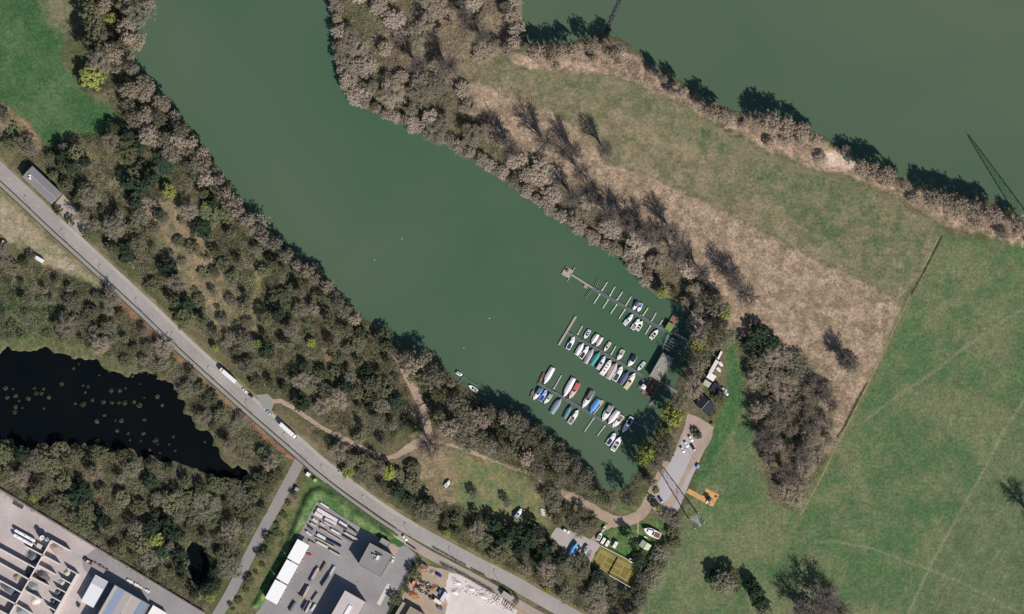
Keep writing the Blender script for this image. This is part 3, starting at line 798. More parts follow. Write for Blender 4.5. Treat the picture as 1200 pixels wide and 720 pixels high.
tree('olive', 105, 275, 8, 'by the lay-by', .7); tree('shrub', 68, 247, 6, 'by the lay-by', 1.0); tree('shrub', 83, 259, 6, 'by the lay-by', 1.0)
for x, y, r in ((600, 625, 13), (580, 615, 10), (620, 632, 12), (640, 645, 11), (610, 645, 10), (628, 620, 9), (588, 632, 9), (655, 655, 9), (165, 222, 13), (178, 210, 10), (150, 215, 9), (160, 238, 10), (150, 160, 11), (165, 172, 9), (250, 238, 8), (203, 625, 12), (190, 645, 11), (210, 650, 11), (120, 610, 8), (85, 195, 9), (100, 190, 8), (75, 182, 9), (186, 250, 8)):
    wh = 'in the roadside wood' if x > 500 else ('in the pond wood' if y > 580 else 'in the west wood')
    tree('evergreen', x, y, r, wh, random.Random(x).uniform(.8, 1.05))
for x, y, r in ((252, 684, 8), (240, 690, 8), (252, 668, 7), (228, 694, 7), (214, 664, 7)): tree('evergreen', x, y, r, 'in the pond wood', 1.0)  # evergreens added so their shadows fall on the painted dark gap
tree('grey', 38, 303, 6, 'at the edge of the dry field', .5)
for x, y in ((365, 402),): tree('spring', x, y, 6, 'in the ring clearing', .5)
for x, y, r in ((888, 141, 12), (905, 146, 13), (920, 148, 12), (936, 152, 14), (953, 161, 12), (1008, 195, 12), (1023, 199, 12), (1039, 206, 13), (1056, 213, 11), (1092, 232, 12), (1106, 233, 13), (1121, 238, 13), (1137, 243, 14), (1158, 252, 12), (1190, 268, 12),
                (628, 61, 11), (643, 61, 11), (658, 61, 11), (674, 59, 10), (690, 54, 11), (708, 56, 10), (724, 60, 9), (832, 129, 10), (846, 134, 11), (800, 107, 8), (776, 92, 7)):
    tree('willow', x + random.Random(y).uniform(-3, 3), y + random.Random(x + y).uniform(-1, 4), r * random.Random(x).uniform(.65, 1.12), 'on the river bank', random.Random(x).uniform(1.35, 1.95))
for x, y, r in ((603, 2, 10), (600, 18, 11), (605, 34, 10), (603, 50, 9), (596, 60, 8)):
    tree('willow', x, y, r, 'at the head of the river', .9)
for x, y, r in ((108, 16, 12), (112, 32, 12), (109, 48, 12), (116, 62, 11), (104, 2, 11)):
    tree('olive', x, y, r, 'on the north-west bank', 1.9)
LOTS = [[(640, 628), (652, 612), (704, 634), (712, 634), (760, 662), (742, 694), (728, 690), (690, 666), (668, 656)], [(796, 470), (812, 456), (850, 440), (850, 490), (840, 505), (820, 540), (790, 610), (752, 612), (768, 570), (790, 520)], [(528, 446), (558, 446), (578, 478), (562, 488), (538, 468)]]
CLEARINGS = [r_[1] for r_ in REG if r_[0] in ('dry_clearing', 'clearing')]
stand('on the north-west bank', [(120, -30), (178, -30), (178, 8), (158, 30), (156, 80), (140, 88), (125, 66), (118, 20)], [('willow', 5), ('grey', 2)], 15, 10.5, seed=1, hf=(1, 1.35))
stand('on the north-west bank', [(98, -30), (120, -30), (124, 60), (135, 92), (120, 78), (104, 64), (100, 30)], [('grey', 3), ('evergreen', 1), ('brown', 2)], 15, 10, seed=2, hf=(1.3, 1.8))
stand('on the west lake bank', [(142, 96), (166, 92), (186, 110), (205, 132), (226, 160), (242, 186), (256, 205), (268, 226), (250, 226), (215, 192), (188, 168), (158, 150), (146, 122)], [('willow', 6), ('grey', 1)], 15, 10.5, seed=3, hf=(.9, 1.25))
stand('in the west wood', [(20, 185), (50, 172), (75, 165), (130, 150), (150, 150), (190, 165), (215, 190), (250, 226), (268, 226), (286, 250), (310, 272), (335, 292), (358, 314), (380, 332), (398, 350), (412, 366), (430, 382), (450, 395), (458, 410), (470, 445), (480, 470), (488, 492), (480, 512), (455, 522), (430, 518), (400, 505), (360, 480), (330, 465), (305, 455), (280, 430), (255, 405), (230, 385), (205, 360), (185, 340), (160, 315), (130, 290), (105, 265), (85, 240), (70, 215), (55, 195)],
      [('grey', 3), ('olive', 6), ('brown', 1.6), ('evergreen', 1.2), ('shrub', .6), ('spring', .15)], 14.5, 8.6, CLEARINGS + [[(84, 158), (150, 178), (146, 214), (128, 226), (100, 200)], [(350, 384), (382, 392), (380, 420), (352, 418)]], seed=4, hf=(.4, 1.05), prob=.72)
stand('on the south-west bank', [(470, 412), (500, 420), (540, 450), (580, 480), (620, 500), (660, 530), (684, 558), (690, 582), (660, 568), (620, 550), (580, 530), (550, 520), (520, 495), (502, 472), (485, 440)], [('willow', 2), ('grey', 5), ('olive', 2)], 16, 10.5, LOTS, seed=5, hf=(1.1, 1.5))
stand('in the pond wood', [(-40, 525), (60, 526), (150, 534), (200, 548), (222, 566), (285, 570), (300, 562), (336, 545), (326, 572), (300, 615), (285, 645), (258, 690), (238, 706), (200, 683), (150, 653), (100, 623), (60, 597), (30, 578), (-40, 536)], [('grey', 3), ('olive', 7), ('evergreen', 1.4), ('brown', 1)], 16, 10, [PAINTED_SHADE], seed=6, hf=(.55, .95), prob=.9)
stand('between pond and road', [(-40, 296), (20, 302), (60, 316), (95, 330), (128, 346), (160, 376), (200, 412), (240, 452), (300, 505), (335, 535), (320, 548), (300, 560), (280, 545), (258, 512), (236, 490), (216, 464), (205, 440), (185, 430), (150, 428), (118, 410), (80, 392), (62, 366), (40, 345), (-40, 330)], [('grey', 3), ('olive', 5), ('brown', 2)], 14, 8.2, seed=7, hf=(.4, .75), prob=.75)
stand('in the pond scrub', [(-40, 335), (60, 345), (110, 385), (150, 410), (110, 405), (60, 395), (-40, 396)], [('shrub', 6), ('olive', 2)], 14, 6, seed=8, hf=(.5, .9), prob=.7)
stand('in the roadside wood', [(362, 500), (400, 524), (430, 538), (460, 548), (482, 540), (500, 582), (540, 600), (580, 610), (640, 632), (692, 664), (738, 694), (752, 702), (742, 760), (700, 740), (664, 708), (610, 672), (560, 646), (520, 624), (470, 596), (430, 566), (398, 545), (370, 520)], [('grey', 3), ('olive', 6), ('brown', 2), ('evergreen', 1.2)], 15, 9.2, LOTS, seed=9, hf=(.55, .95), prob=.9)
stand('in the peninsula thicket', [(393, -40), (606, -40), (608, 50), (560, 66), (540, 96), (556, 132), (600, 168), (640, 192), (620, 224), (590, 210), (550, 184), (500, 158), (450, 138), (418, 114), (404, 90), (398, 50)], [('willow', 6), ('brown', 4), ('grey', 1.5), ('olive', 1)], 18, 10.5, [[(420, 35), (432, 35), (455, 105), (440, 100)], [(575, 62), (610, 62), (610, 90), (570, 90)], [(505, 60), (545, 30), (560, 70), (540, 110)]], seed=10, hf=(.4, .75), prob=.62)
stand('on the peninsula lake bank', [(640, 192), (690, 225), (720, 240), (760, 268), (800, 300), (830, 330), (850, 362), (846, 392), (818, 396), (815, 374), (800, 356), (765, 334), (745, 312), (710, 288), (670, 262), (630, 234), (620, 224)], [('willow', 7), ('brown', 3), ('grey', 1.5), ('olive', 1)], 16, 10, seed=11, hf=(.4, .75), prob=.72)
stand('on the river bank', [(612, 58), (660, 58), (705, 50), (745, 66), (790, 98), (850, 134), (930, 152), (980, 172), (1040, 205), (1090, 224), (1150, 238), (1200, 258), (1260, 284), (1250, 300), (1200, 285), (1150, 268), (1100, 256), (1060, 230), (1000, 204), (960, 194), (900, 170), (850, 143), (800, 114), (755, 98), (720, 84), (640, 78)], [('willow', 8), ('brown', 2)], 16, 7, [r_[1] for r_ in REG if r_[0] == 'sand_patch'], seed=12, hf=(.35, .75), prob=.5)
stand('in the bare wood', [(880, 414), (895, 414), (930, 424), (960, 446), (982, 452), (986, 474), (972, 520), (956, 560), (934, 586), (912, 580), (900, 540), (892, 500), (882, 460)], [('brown', 8), ('grey', 2), ('poplar', 2.5)], 15, 9.5, seed=13, hf=(.6, .9))
stand('on the marina shore', [(812, 348), (842, 352), (850, 396), (838, 416), (822, 436), (812, 460), (806, 480), (798, 500), (782, 530), (770, 552), (758, 576), (738, 590), (722, 594), (706, 588), (700, 578), (728, 582), (748, 572), (758, 552), (768, 532), (778, 505), (792, 476), (804, 446), (814, 418), (818, 390)], [('grey', 6), ('brown', 4), ('olive', 1)], 15, 9.5, LOTS, seed=14, hf=(1.3, 1.9))
stand('in the camping lawn hedge', [(782, 604), (796, 612), (792, 640), (772, 670), (752, 702), (742, 696), (762, 664), (782, 632)], [('grey', 5), ('olive', 3)], 11, 8, seed=15, hf=(.45, .7))
stand('around the camping lawn', [(752, 646), (770, 640), (776, 650), (762, 664), (750, 660), (742, 650)], [('olive', 5), ('evergreen', 2)], 9, 6, seed=16, hf=(.4, .6))
stand('in the tan clearing', [(170, 246), (206, 238), (240, 285), (258, 320), (298, 372), (296, 398), (262, 388), (205, 322), (188, 290)], [('shrub', 4), ('grey', 2), ('olive', 3)], 15, 6.5, seed=21, hf=(.3, .6), prob=.75)
stand('along the side road', [(345, 572), (352, 578), (330, 625), (300, 680), (276, 720), (270, 712), (300, 655), (328, 605)], [('olive', 3), ('shrub', 5), ('grey', 2)], 11, 5.5, seed=17, hf=(.4, .6))
stand('behind the grey shed', [(0, 128), (30, 160), (40, 180), (20, 175), (-10, 158), (-40, 130)], [('olive', 4), ('grey', 3), ('shrub', 3)], 12, 7, seed=18, hf=(.5, .8))
stand('by the boat park', [(640, 575), (668, 590), (690, 605), (700, 618), (686, 624), (662, 614), (646, 610)], [('grey', 6), ('olive', 2)], 14, 9, seed=19, hf=(.6, .9))
stand('by the scrap yard', [(486, 658), (496, 660), (478, 690), (462, 716), (458, 710), (474, 680)], [('shrub', 5), ('olive', 2)], 9, 5, seed=20, hf=(.5, .9))

def shore_row(where, line, mix, gap, rad, hf, inset, seed):
    c = smooth_line(line, 1.0); t = np.gradient(c, axis=0); t /= np.linalg.norm(t, axis=1)[:, None]
    r = random.Random(seed); i = 0
    while i < len(c):
        n = np.array([-t[i, 1], t[i, 0]]); p = c[i] + n * (inset + r.uniform(-1.5, 2.5)); rr = rad * r.uniform(.75, 1.3)
        st = r.choices([m[0] for m in mix], [m[1] for m in mix])[0]
        if not inside(p[:1], p[1:], LOTS[2])[0] and all(math.hypot(p[0] - q[1], p[1] - q[2]) > 3 for q in TREES[-40:]): tree(st, float(p[0]), float(p[1]), rr, where, r.uniform(*hf))
        i += int(gap * r.uniform(.7, 1.4))
li = {p: k for k, p in enumerate(LAKE)}
shore_row('on the peninsula waterline', LAKE[li[(775, 343)]:li[(387, -30)] + 1], [('willow', 9), ('grey', 1)], 12, 7.5, (.45, .75), 2.0, 61)
shore_row('on the west waterline', LAKE[li[(163, -30)]:li[(428, 377)] + 1], [('willow', 6), ('grey', 3)], 14, 8, (.9, 1.5), 3.0, 62)
shore_row('on the south-west waterline', LAKE[li[(455, 402)]:li[(697, 570)] + 1], [('grey', 5), ('willow', 3), ('olive', 1)], 14, 8, (.9, 1.4), 3.0, 63)

LM = [('the grey gabled shed', 50, 215), ('the white trailer', 47, 304), ('the northern lorry', 267, 440), ('the southern lorry', 338, 505), ("the pond's east tip", 282, 560),
      ('the road junction', 352, 540), ('the white canopies', 335, 665), ('the tennis court', 720, 663), ('the boat ashore', 764, 624), ('the playground', 828, 582),
      ('the clubhouse roof', 775, 430), ('the outer jetty head', 665, 319), ('the stone groyne', 716, 22), ('the ditch', 1090, 305), ('the moored raft', 538, 438),
      ('the track barrier', 497, 475), ('the picnic tables', 636, 600), ('the car park', 790, 550), ('the tan clearing', 245, 320), ('the top left corner', 0, 0),
      ("the yard wall's west end", 0, 575), ("the yard wall's east end", 238, 716), ("the peninsula's west point", 397, 70), ('the lay-by', 88, 255), ('the top edge', 480, 0),
      ('the right edge', 1200, 262), ('the left edge', 0, 460), ('the bottom edge', 740, 720), ('the dark-roofed house', 825, 475), ('the round clearing', 365, 402),
      ("the river's right shadow", 1165, 200), ("the lake's south end", 718, 576), ("the lake's top left", 158, 0), ("the meadow's lone trees", 848, 681), ("the jetties' shore end", 785, 387)]
ORD = ['closest', 'second closest', 'third closest', 'fourth closest', 'fifth closest', 'sixth closest', 'seventh closest', 'eighth closest', 'ninth closest', 'tenth closest'] + ['%dth closest' % i for i in range(11, 200)]
sets = {}
for i, t in enumerate(TREES): sets.setdefault((t[0], t[5]), []).append(i)
LABEL = {}
for (st, where), ids in sets.items():
    look = LOOK[st][0]
    if len(ids) == 1:
        LABEL[ids[0]] = 'only %s %s' % (look, where); continue
    D = np.array([[math.hypot(TREES[i][1] - x, TREES[i][2] - y) for (_, x, y) in LM] for i in ids])
    rank = D.argsort(axis=0).argsort(axis=0)
    rank = rank + D / 1e4
    for k, i in enumerate(ids):
        j = int(np.argmin(rank[k]))
        LABEL[i] = '%s %s, %s to %s' % (look, where, ORD[int(rank[k, j])], LM[j][0])
for i, (st, x, y, r, hf, where) in enumerate(TREES):
    h0, r0 = DIM[st]
    pr = PROTO[st][i % len(PROTO[st])]
    rr_ = random.Random(i * 7 + 3)
    e = thing(LOOK[st][1], LABEL[i], 'shrub' if st == 'shrub' else 'tree', x, y, rr_.uniform(0, 6.28), 'trees ' + where, 0.0)
    sx = r * S / r0
    if st == 'poplar': sx *= 1.4; hf *= 1.1
    e.scale = (sx * rr_.uniform(.9, 1.12), sx * rr_.uniform(.9, 1.12), hf)
    link('trunk', pr[0], None, e); link('crown', pr[1], None, e)
print('TREES', len(TREES), {k: sum(1 for t in TREES if t[0] == k) for k in DIM})

# ------------------------------------------------------------------ low growth that nobody could count
def scatter(polys, density, seed, holes=(), keep=None):
    """random points (map units) in polygons, density per square map unit"""
    r = np.random.default_rng(seed); out = []
    for poly in polys:
        xs = [p[0] for p in poly]; ys = [p[1] for p in poly]
        n = int((max(xs) - min(xs)) * (max(ys) - min(ys)) * density)
        x = r.uniform(min(xs), max(xs), n); y = r.uniform(min(ys), max(ys), n)
        k = inside(x, y, poly)
        for h_ in holes: k &= ~inside(x, y, h_)
        out.append(np.stack([x[k], y[k]], 1))
    p = np.concatenate(out)
    d = np.maximum.reduce([sdist(p[:, 0], p[:, 1], w) for w in (LAKE, RIVER, POND, PAINTED_SHADE)])
    p = p[d < .5]
    for pts, w in NO_TREE_LINES:
        p = p[to_seg_dist(p[:, 0], p[:, 1], [tuple(q) for q in pts], False) > w * .75]
    return p

def tufts(name, p, per, h, spread, width, m, label, cat, seed, leafy=False, bend=.7):
    r = np.random.default_rng(seed)
    n = len(p)
    hs = h * r.uniform(.5, 1.25, n)
    idx = np.repeat(np.arange(n), per)
    c = np.zeros((len(idx), 3))
    c[:, 0] = (p[idx, 0] - 600) * S + r.normal(size=len(idx)) * spread; c[:, 1] = (360 - p[idx, 1]) * S + r.normal(size=len(idx)) * spread
    if leafy:
        c[:, 2] = hs[idx] * r.uniform(.1, 1.0, len(idx))
        v, f = blades(c, unit(r.normal(size=c.shape) * .6 + np.array([0, 0, 1.0])), r.uniform(.8, 1.8, len(idx)) * width, r.uniform(.6, 1.1, len(idx)) * width, r)
    else:
        c[:, 2] = hs[idx] * r.uniform(0, .4, len(idx))
        c[:, 2] = hs[idx] * r.uniform(.05, .8, len(idx))
        v, f = blades(c, unit(r.normal(size=c.shape) * bend + np.array([0, 0, 1.0])), hs[idx] * r.uniform(.3, .8, len(idx)), r.uniform(.6, 1.4, len(idx)) * width, r)
    o = link(name, np_mesh(name, v, f), m)
    return tag(o, label, cat, kind='stuff')

WOODS = [[(20, 185), (75, 165), (150, 150), (215, 190), (268, 226), (335, 290), (398, 350), (458, 405), (488, 492), (455, 522), (400, 505), (330, 465), (255, 405), (185, 340), (105, 265), (55, 195)],
         [(100, -40), (175, -40), (156, 80), (186, 110), (240, 186), (268, 226), (215, 192), (146, 150), (104, 64)],
         [(470, 412), (540, 448), (620, 498), (684, 558), (700, 590), (660, 575), (580, 540), (520, 510), (488, 470)],
         [(-60, 525), (150, 533), (285, 570), (336, 545), (300, 615), (240, 714), (150, 665), (60, 608), (-60, 545)],
         [(-60, 296), (60, 316), (128, 346), (240, 452), (335, 535), (300, 560), (216, 464), (150, 428), (80, 395), (-60, 400)],
         [(362, 500), (460, 548), (500, 580), (580, 610), (692, 664), (752, 702), (742, 760), (664, 708), (560, 646), (430, 566)],
         [(812, 348), (850, 396), (812, 460), (782, 530), (738, 590), (700, 590), (758, 552), (804, 446)],
         [(780, 604), (796, 612), (792, 640), (752, 702), (742, 696), (782, 632)]]
PENIN = [[(393, -40), (606, -40), (608, 50), (560, 66), (540, 96), (600, 168), (700, 230), (800, 300), (850, 362), (846, 396), (815, 390), (765, 334), (670, 262), (590, 210), (450, 138), (404, 90)],
         [(612, 58), (705, 50), (790, 98), (930, 152), (1040, 205), (1150, 238), (1260, 284), (1250, 300), (1100, 256), (1000, 204), (850, 143), (720, 84)],
         [(870, 410), (930, 424), (984, 452), (974, 520), (936, 592), (905, 586), (870, 460)]]
SANDS = [r_[1] for r_ in REG if r_[0] == 'sand_patch']
tufts('undergrowth', scatter(WOODS, .085, 51, CLEARINGS), 22, 1.8, 1.0, .42, mat('undergrowth_leaves', (.15, .172, .088), .9, .1, .45, .2, var2=.4, scale2=.06, thin=.4),
      'dense olive undergrowth covering the floor of the western woods', 'undergrowth', 52, True)
tufts('brushwood', scatter(WOODS + PENIN, .07, 53, CLEARINGS + SANDS), 20, 1.8, .95, .22, mat('brushwood_twigs', (.42, .345, .27), .9, .1, .35, .2, var2=.35, scale2=.06, thin=.4),
      'tangled leafless brushwood between the bank trees', 'brushwood', 54)
REEDS = [r_[1] for r_ in REG if r_[0] in ('reed_bed', 'reed_strip', 'dry_clearing')]
tufts('reeds', scatter(REEDS, .22, 55, SANDS), 5, 1.0, .6, .2, mat('reed_straw', (.46, .385, .315), .9, .1, .3, .12, var2=.25, scale2=.04, thin=.42), 'dry straw coloured reeds covering the peninsula', 'reeds', 56, bend=1.0)
tufts('grass_tufts', scatter([GREEN_BANK], 1.0, 57), 6, .6, .3, .2, mat('bank_grass', (.135, .185, .085), .9, .1, .4, .25, var2=.35, scale2=.1, thin=.4), 'bright green rough grass on the bank round the pipe yard', 'grass', 58)
# ------------------------------------------------------------------ things: common builders
WHITE = paint(236, 232, 232); CREAM = paint(218, 208, 190); GLASS = mat('dark_glass', (.02, .025, .035), .15, .5, .05, 1)
TYRE = mat('rubber', (.02, .02, .022), .9, .2, .1, 2); DARK = mat('dark_interior', (.035, .032, .036), .8, .2, .2, 2)
STEEL = mat('galvanised_steel', A(150, 152, 150), .5, .5, .08, 1.5, metal=.3)
DOCK = mat('dock_planks', A(170, 160, 150), .9, .2, .12, 1.5); DOCK_DARK = mat('dock_steel_grating', A(92, 100, 102), .8, .3, .35, 1.2)
WOOD = mat('weathered_timber', A(142, 118, 100), .9, .2, .18, 1.4)

FX, FY = 0.52, -0.854            # map direction of the finger piers
AXX, AXY = 0.868, 0.496          # map direction of the jetties

def hull_ring(x, hw, z0, z1, flare=.75, n=1):
    return [(x, -hw, z1), (x, -hw * flare, (z0 + z1) / 2), (x, -hw * .35, z0), (x, hw * .35, z0), (x, hw * flare, (z0 + z1) / 2), (x, hw, z1)]
def beam(t, blunt):              # half-width of a boat along its length, t = 0 stern .. 1 bow
    if t < .55: return .86 + .14 * math.sin(t / .55 * math.pi / 2)
    u = (t - .55) / .45
    return max(.02, (1 - u ** (2.2 if not blunt else 3.6)))

def boat(name, label, bow, stern, wpx, style='cabin', hullc=(232, 228, 228), topc=(236, 234, 234), accent=(40, 44, 60), group='boats moored in the marina', z=WZ, blunt=False, cat='boat', h=1.0):
    cx, cy = (bow[0] + stern[0]) / 2, (bow[1] + stern[1]) / 2
    L = math.dist(bow, stern) * S * 1.07; Wd = wpx * S / 2 * 1.16
    e = thing(name, label, cat, cx, cy, ang(bow[0] - stern[0], bow[1] - stern[1]), group, z)
    ts = [0, .15, .35, .55, .7, .82, .92, 1.0]
    free = (.55 + .05 * L) * h
    def X(t): return (t - .5) * L
    def top(t): return free * (1 + .25 * t * t)
    MB().loft([hull_ring(X(t), Wd * beam(t, blunt), -.35, top(t)) for t in ts]).build('hull', paint(*hullc), e)
    dk = MB(); n = len(ts)
    vs = []
    for t in ts:
        hw = Wd * beam(t, blunt) * .93
        vs += [(X(t), -hw, top(t) + .02), (X(t), hw, top(t) + .02)]
    dk.add(vs, [(2 * i, 2 * i + 2, 2 * i + 3, 2 * i + 1) for i in range(n - 1)])
    deck = dk.build('deck', paint(*(topc if style != 'cover' else hullc)), e)
    def slab(t0, t1, k, z0, z1, tx=.15, shrink=.8):
        hw0 = Wd * k
        r0 = [(X(t0), -hw0, z0), (X(t0), hw0, z0), (X(t1), hw0 * shrink, z0), (X(t1), -hw0 * shrink, z0)]
        r1 = [(X(t0) + tx, -hw0 * .85, z1), (X(t0) + tx, hw0 * .85, z1), (X(t1) - tx * 2, hw0 * shrink * .8, z1), (X(t1) - tx * 2, -hw0 * shrink * .8, z1)]
        return MB().loft([r0, r1])
    if style == 'cover':         # winter tarpaulin over a ridge pole
        rings = []
        for t in [0.0, .04, .2, .4, .6, .78, .9, .985]:
            hw = Wd * beam(min(t, .97), blunt) * 1.02; zt = top(t) + .05; rz = zt + (.75 if .03 < t < .95 else .25) * (1 - .35 * t)
            rings.append([(X(t), -hw, zt - .15), (X(t), -hw * .55, zt + (rz - zt) * .62), (X(t), 0, rz), (X(t), hw * .55, zt + (rz - zt) * .62), (X(t), hw, zt - .15)])
        cv = MB().loft(rings).build('tarpaulin', paint(*topc, .7), e)
        MB().bar((X(.06), 0, top(.1) + .84), (X(.9), 0, top(.9) + .58), .12, .06).build('ridge_seam', paint(*accent, .7), cv)
    elif style == 'cabin':
        MB().box(X(.06), X(.40), -Wd * .68, Wd * .68, top(.2) + .03, top(.2) + .06).build('cockpit', paint(*accent), e)
        cb = slab(.40, .80, .72, top(.5) - .05, top(.5) + .75 * h, .3, .62).build('cabin', paint(*topc), e)
        slab(.385, .50, .60, top(.5) + .45 * h, top(.5) + .80 * h, .12, .95).build('windscreen', GLASS, cb)
        MB().box(X(.0) + .08, X(.045), -Wd * .5, Wd * .5, top(0) + .03, top(0) + .3).build('stern_bench', paint(*topc), e)
    elif style == 'canopy':
        cb = slab(.45, .84, .74, top(.5) - .05, top(.5) + .6 * h, .25, .55).build('cabin', paint(*topc), e)
        slab(.44, .55, .62, top(.5) + .35 * h, top(.5) + .66 * h, .1, .95).build('windscreen', GLASS, cb)
        slab(.03, .45, .84, top(.2) + .02, top(.2) + 1.0 * h, .2, .96).build('canopy', paint(*accent, .8), e)
    elif style == 'open':
        MB().box(X(.10), X(.52), -Wd * .66, Wd * .66, top(.3) + .03, top(.3) + .06).build('cockpit', paint(*accent), e)
        ws = MB(); hw = Wd * .74
        ws.loft([[(X(.54), -hw, top(.5)), (X(.54), hw, top(.5)), (X(.66), hw * .5, top(.5)), (X(.66), -hw * .5, top(.5))], [(X(.51), -hw * .95, top(.5) + .45), (X(.51), hw * .95, top(.5) + .45), (X(.56), hw * .6, top(.5) + .4), (X(.56), -hw * .6, top(.5) + .4)]])
        ws.build('windscreen', GLASS, e)
        for t in (.18, .40): MB().box(X(t) - .25, X(t) + .25, -Wd * .5, Wd * .5, top(.3) + .06, top(.3) + .4).build('seat', paint(*topc), e)
    elif style == 'house':       # boxy cabin with windows in the roof
        cb = slab(.12, .86, .8, top(.5) - .05, top(.5) + 1.1 * h, .15, .85).build('cabin', paint(*topc), e)
        for t in (.30, .5, .68): MB().box(X(t) - .32, X(t) + .32, -Wd * .34, Wd * .34, top(.5) + 1.1 * h - .02, top(.5) + 1.1 * h + .06).build('hatch', GLASS, cb)
        MB().box(X(.02), X(.1), -Wd * .6, Wd * .6, top(0) + .03, top(0) + .12).build('stern_platform', paint(*accent), e)
    elif style == 'rowing':
        MB().box(X(.08), X(.8), -Wd * .55, Wd * .55, top(.3) + .025, top(.3) + .05).build('well', paint(*accent), e)
        for t in (.25, .55): MB().box(X(t) - .12, X(t) + .12, -Wd * .7, Wd * .7, top(.3) + .05, top(.3) + .14).build('thwart', paint(*topc), e)
    if style in ('cabin', 'canopy', 'open'):
        MB().box(X(0) - .45, X(0) - .02, -.18, .18, -.2, top(0) + .25).build('outboard_motor', DARK, e)
    return e

def wheel_set(e, xs, w, r, k=.22):
    for x in xs:
        for s_ in (-1, 1):
            t = MB().tube((x, s_ * (w / 2 - k), r), (x, s_ * w / 2, r), r, n=10).build('tyre', TYRE, e)
            MB().tube((x, s_ * (w / 2 - .02), r), (x, s_ * (w / 2 + .015), r), r * .55, n=8).build('rim', STEEL, t)

def car(label, x, y, dx, dy, col, L=4.4, w=1.8, h=1.48, group='parked cars', name='car', cat='car'):
    e = thing(name, label, cat, x, y, ang(dx, dy), group, .12)
    m = paint(*col, .3); hw = w / 2
    prof = [(-L / 2, .45, .75, .86), (-L / 2 + .12, .3, .92, .95), (-L * .22, .3, .95, 1), (L * .18, .3, .93, 1), (L / 2 - .35, .3, .78, .95), (L / 2, .42, .62, .8)]
    MB().loft([[(x_, -hw * k, z0), (x_, hw * k, z0), (x_, hw * k, z1 - .08), (x_, hw * k * .92, z1), (x_, -hw * k * .92, z1), (x_, -hw * k, z1 - .08)] for x_, z0, z1, k in prof]).build('body', m, e)
    gh = MB()
    gh.loft([[(-L * .43, -hw * .88, .9), (-L * .43, hw * .88, .9), (L * .22, hw * .88, .9), (L * .22, -hw * .88, .9)], [(-L * .33, -hw * .7, h - .03), (-L * .33, hw * .7, h - .03), (L * .05, hw * .7, h - .03), (L * .05, -hw * .7, h - .03)]])
    gh.build('windows', GLASS, e)
    MB().box(-L * .335, L * .055, -hw * .71, hw * .71, h - .04, h, .05, .04).build('roof', m, e)
    for s_ in (-1, 1):
        MB().box(L / 2 - .2, L / 2 - .04, s_ * hw * .62 - .16, s_ * hw * .62 + .16, .58, .7).build('headlight', GLASS, e)
        MB().box(L * .12, L * .16, s_ * (hw + .08) - .09, s_ * (hw + .08) + .09, .88, 1.0).build('mirror', m, e)
    wheel_set(e, (-L * .3, L * .31), w * .99, .32)
    return e

def lorry(label, front, rear, col=(238, 236, 236)):
    x, y = (front[0] + rear[0]) / 2, (front[1] + rear[1]) / 2
    L = math.dist(front, rear) * S
    e = thing('lorry', label, 'lorry', x, y, ang(front[0] - rear[0], front[1] - rear[1]), 'lorries parked along the main road', .12)
    m = paint(*col, .4)
    t = box_part('trailer', e, m, -L / 2, L / 2 - 2.6, -1.27, 1.27, 1.1, 3.95)
    for k in range(6): box_part('roof_rib', t, STEEL, -L / 2 + .6 + k * (L - 3.6) / 5, -L / 2 + .7 + k * (L - 3.6) / 5, -1.24, 1.24, 3.952, 3.985)
    c = MB().loft([[(L / 2 - 2.2, -1.22, .6), (L / 2 - 2.2, 1.22, .6), (L / 2, 1.22, .6), (L / 2, -1.22, .6)], [(L / 2 - 2.2, -1.22, 2.0), (L / 2 - 2.2, 1.22, 2.0), (L / 2, 1.22, 2.0), (L / 2, -1.22, 2.0)], [(L / 2 - 2.2, -1.15, 3.5), (L / 2 - 2.2, 1.15, 3.5), (L / 2 - .7, 1.1, 3.3), (L / 2 - .7, -1.1, 3.3)]]).build('cab', m, e)
    MB().loft([[(L / 2 + .01, -1.1, 2.05), (L / 2 + .01, 1.1, 2.05), (L / 2 - .6, 1.05, 3.2), (L / 2 - .6, -1.05, 3.2)], [(L / 2 + .04, -1.1, 2.05), (L / 2 + .04, 1.1, 2.05), (L / 2 - .57, 1.05, 3.2), (L / 2 - .57, -1.05, 3.2)]]).build('windscreen', GLASS, c)
    box_part('chassis', e, DARK, -L / 2 + .3, L / 2 - .4, -.5, .5, .6, 1.08)
    wheel_set(e, (-L / 2 + 1.2, -L / 2 + 2.5, -L / 2 + 3.8, L / 2 - 1.3, L / 2 - 4.5), 2.5, .5, .3)
    return e

def quad_frame(corners):
    """centre, length along first edge, width along second edge, heading"""
    c = [np.array(p, float) for p in corners]
    cen = sum(c) / 4
    u = (c[1] - c[0] + c[2] - c[3]) / 2; v = (c[3] - c[0] + c[2] - c[1]) / 2
    return cen, np.linalg.norm(u) * S, np.linalg.norm(v) * S, ang(u[0], u[1])

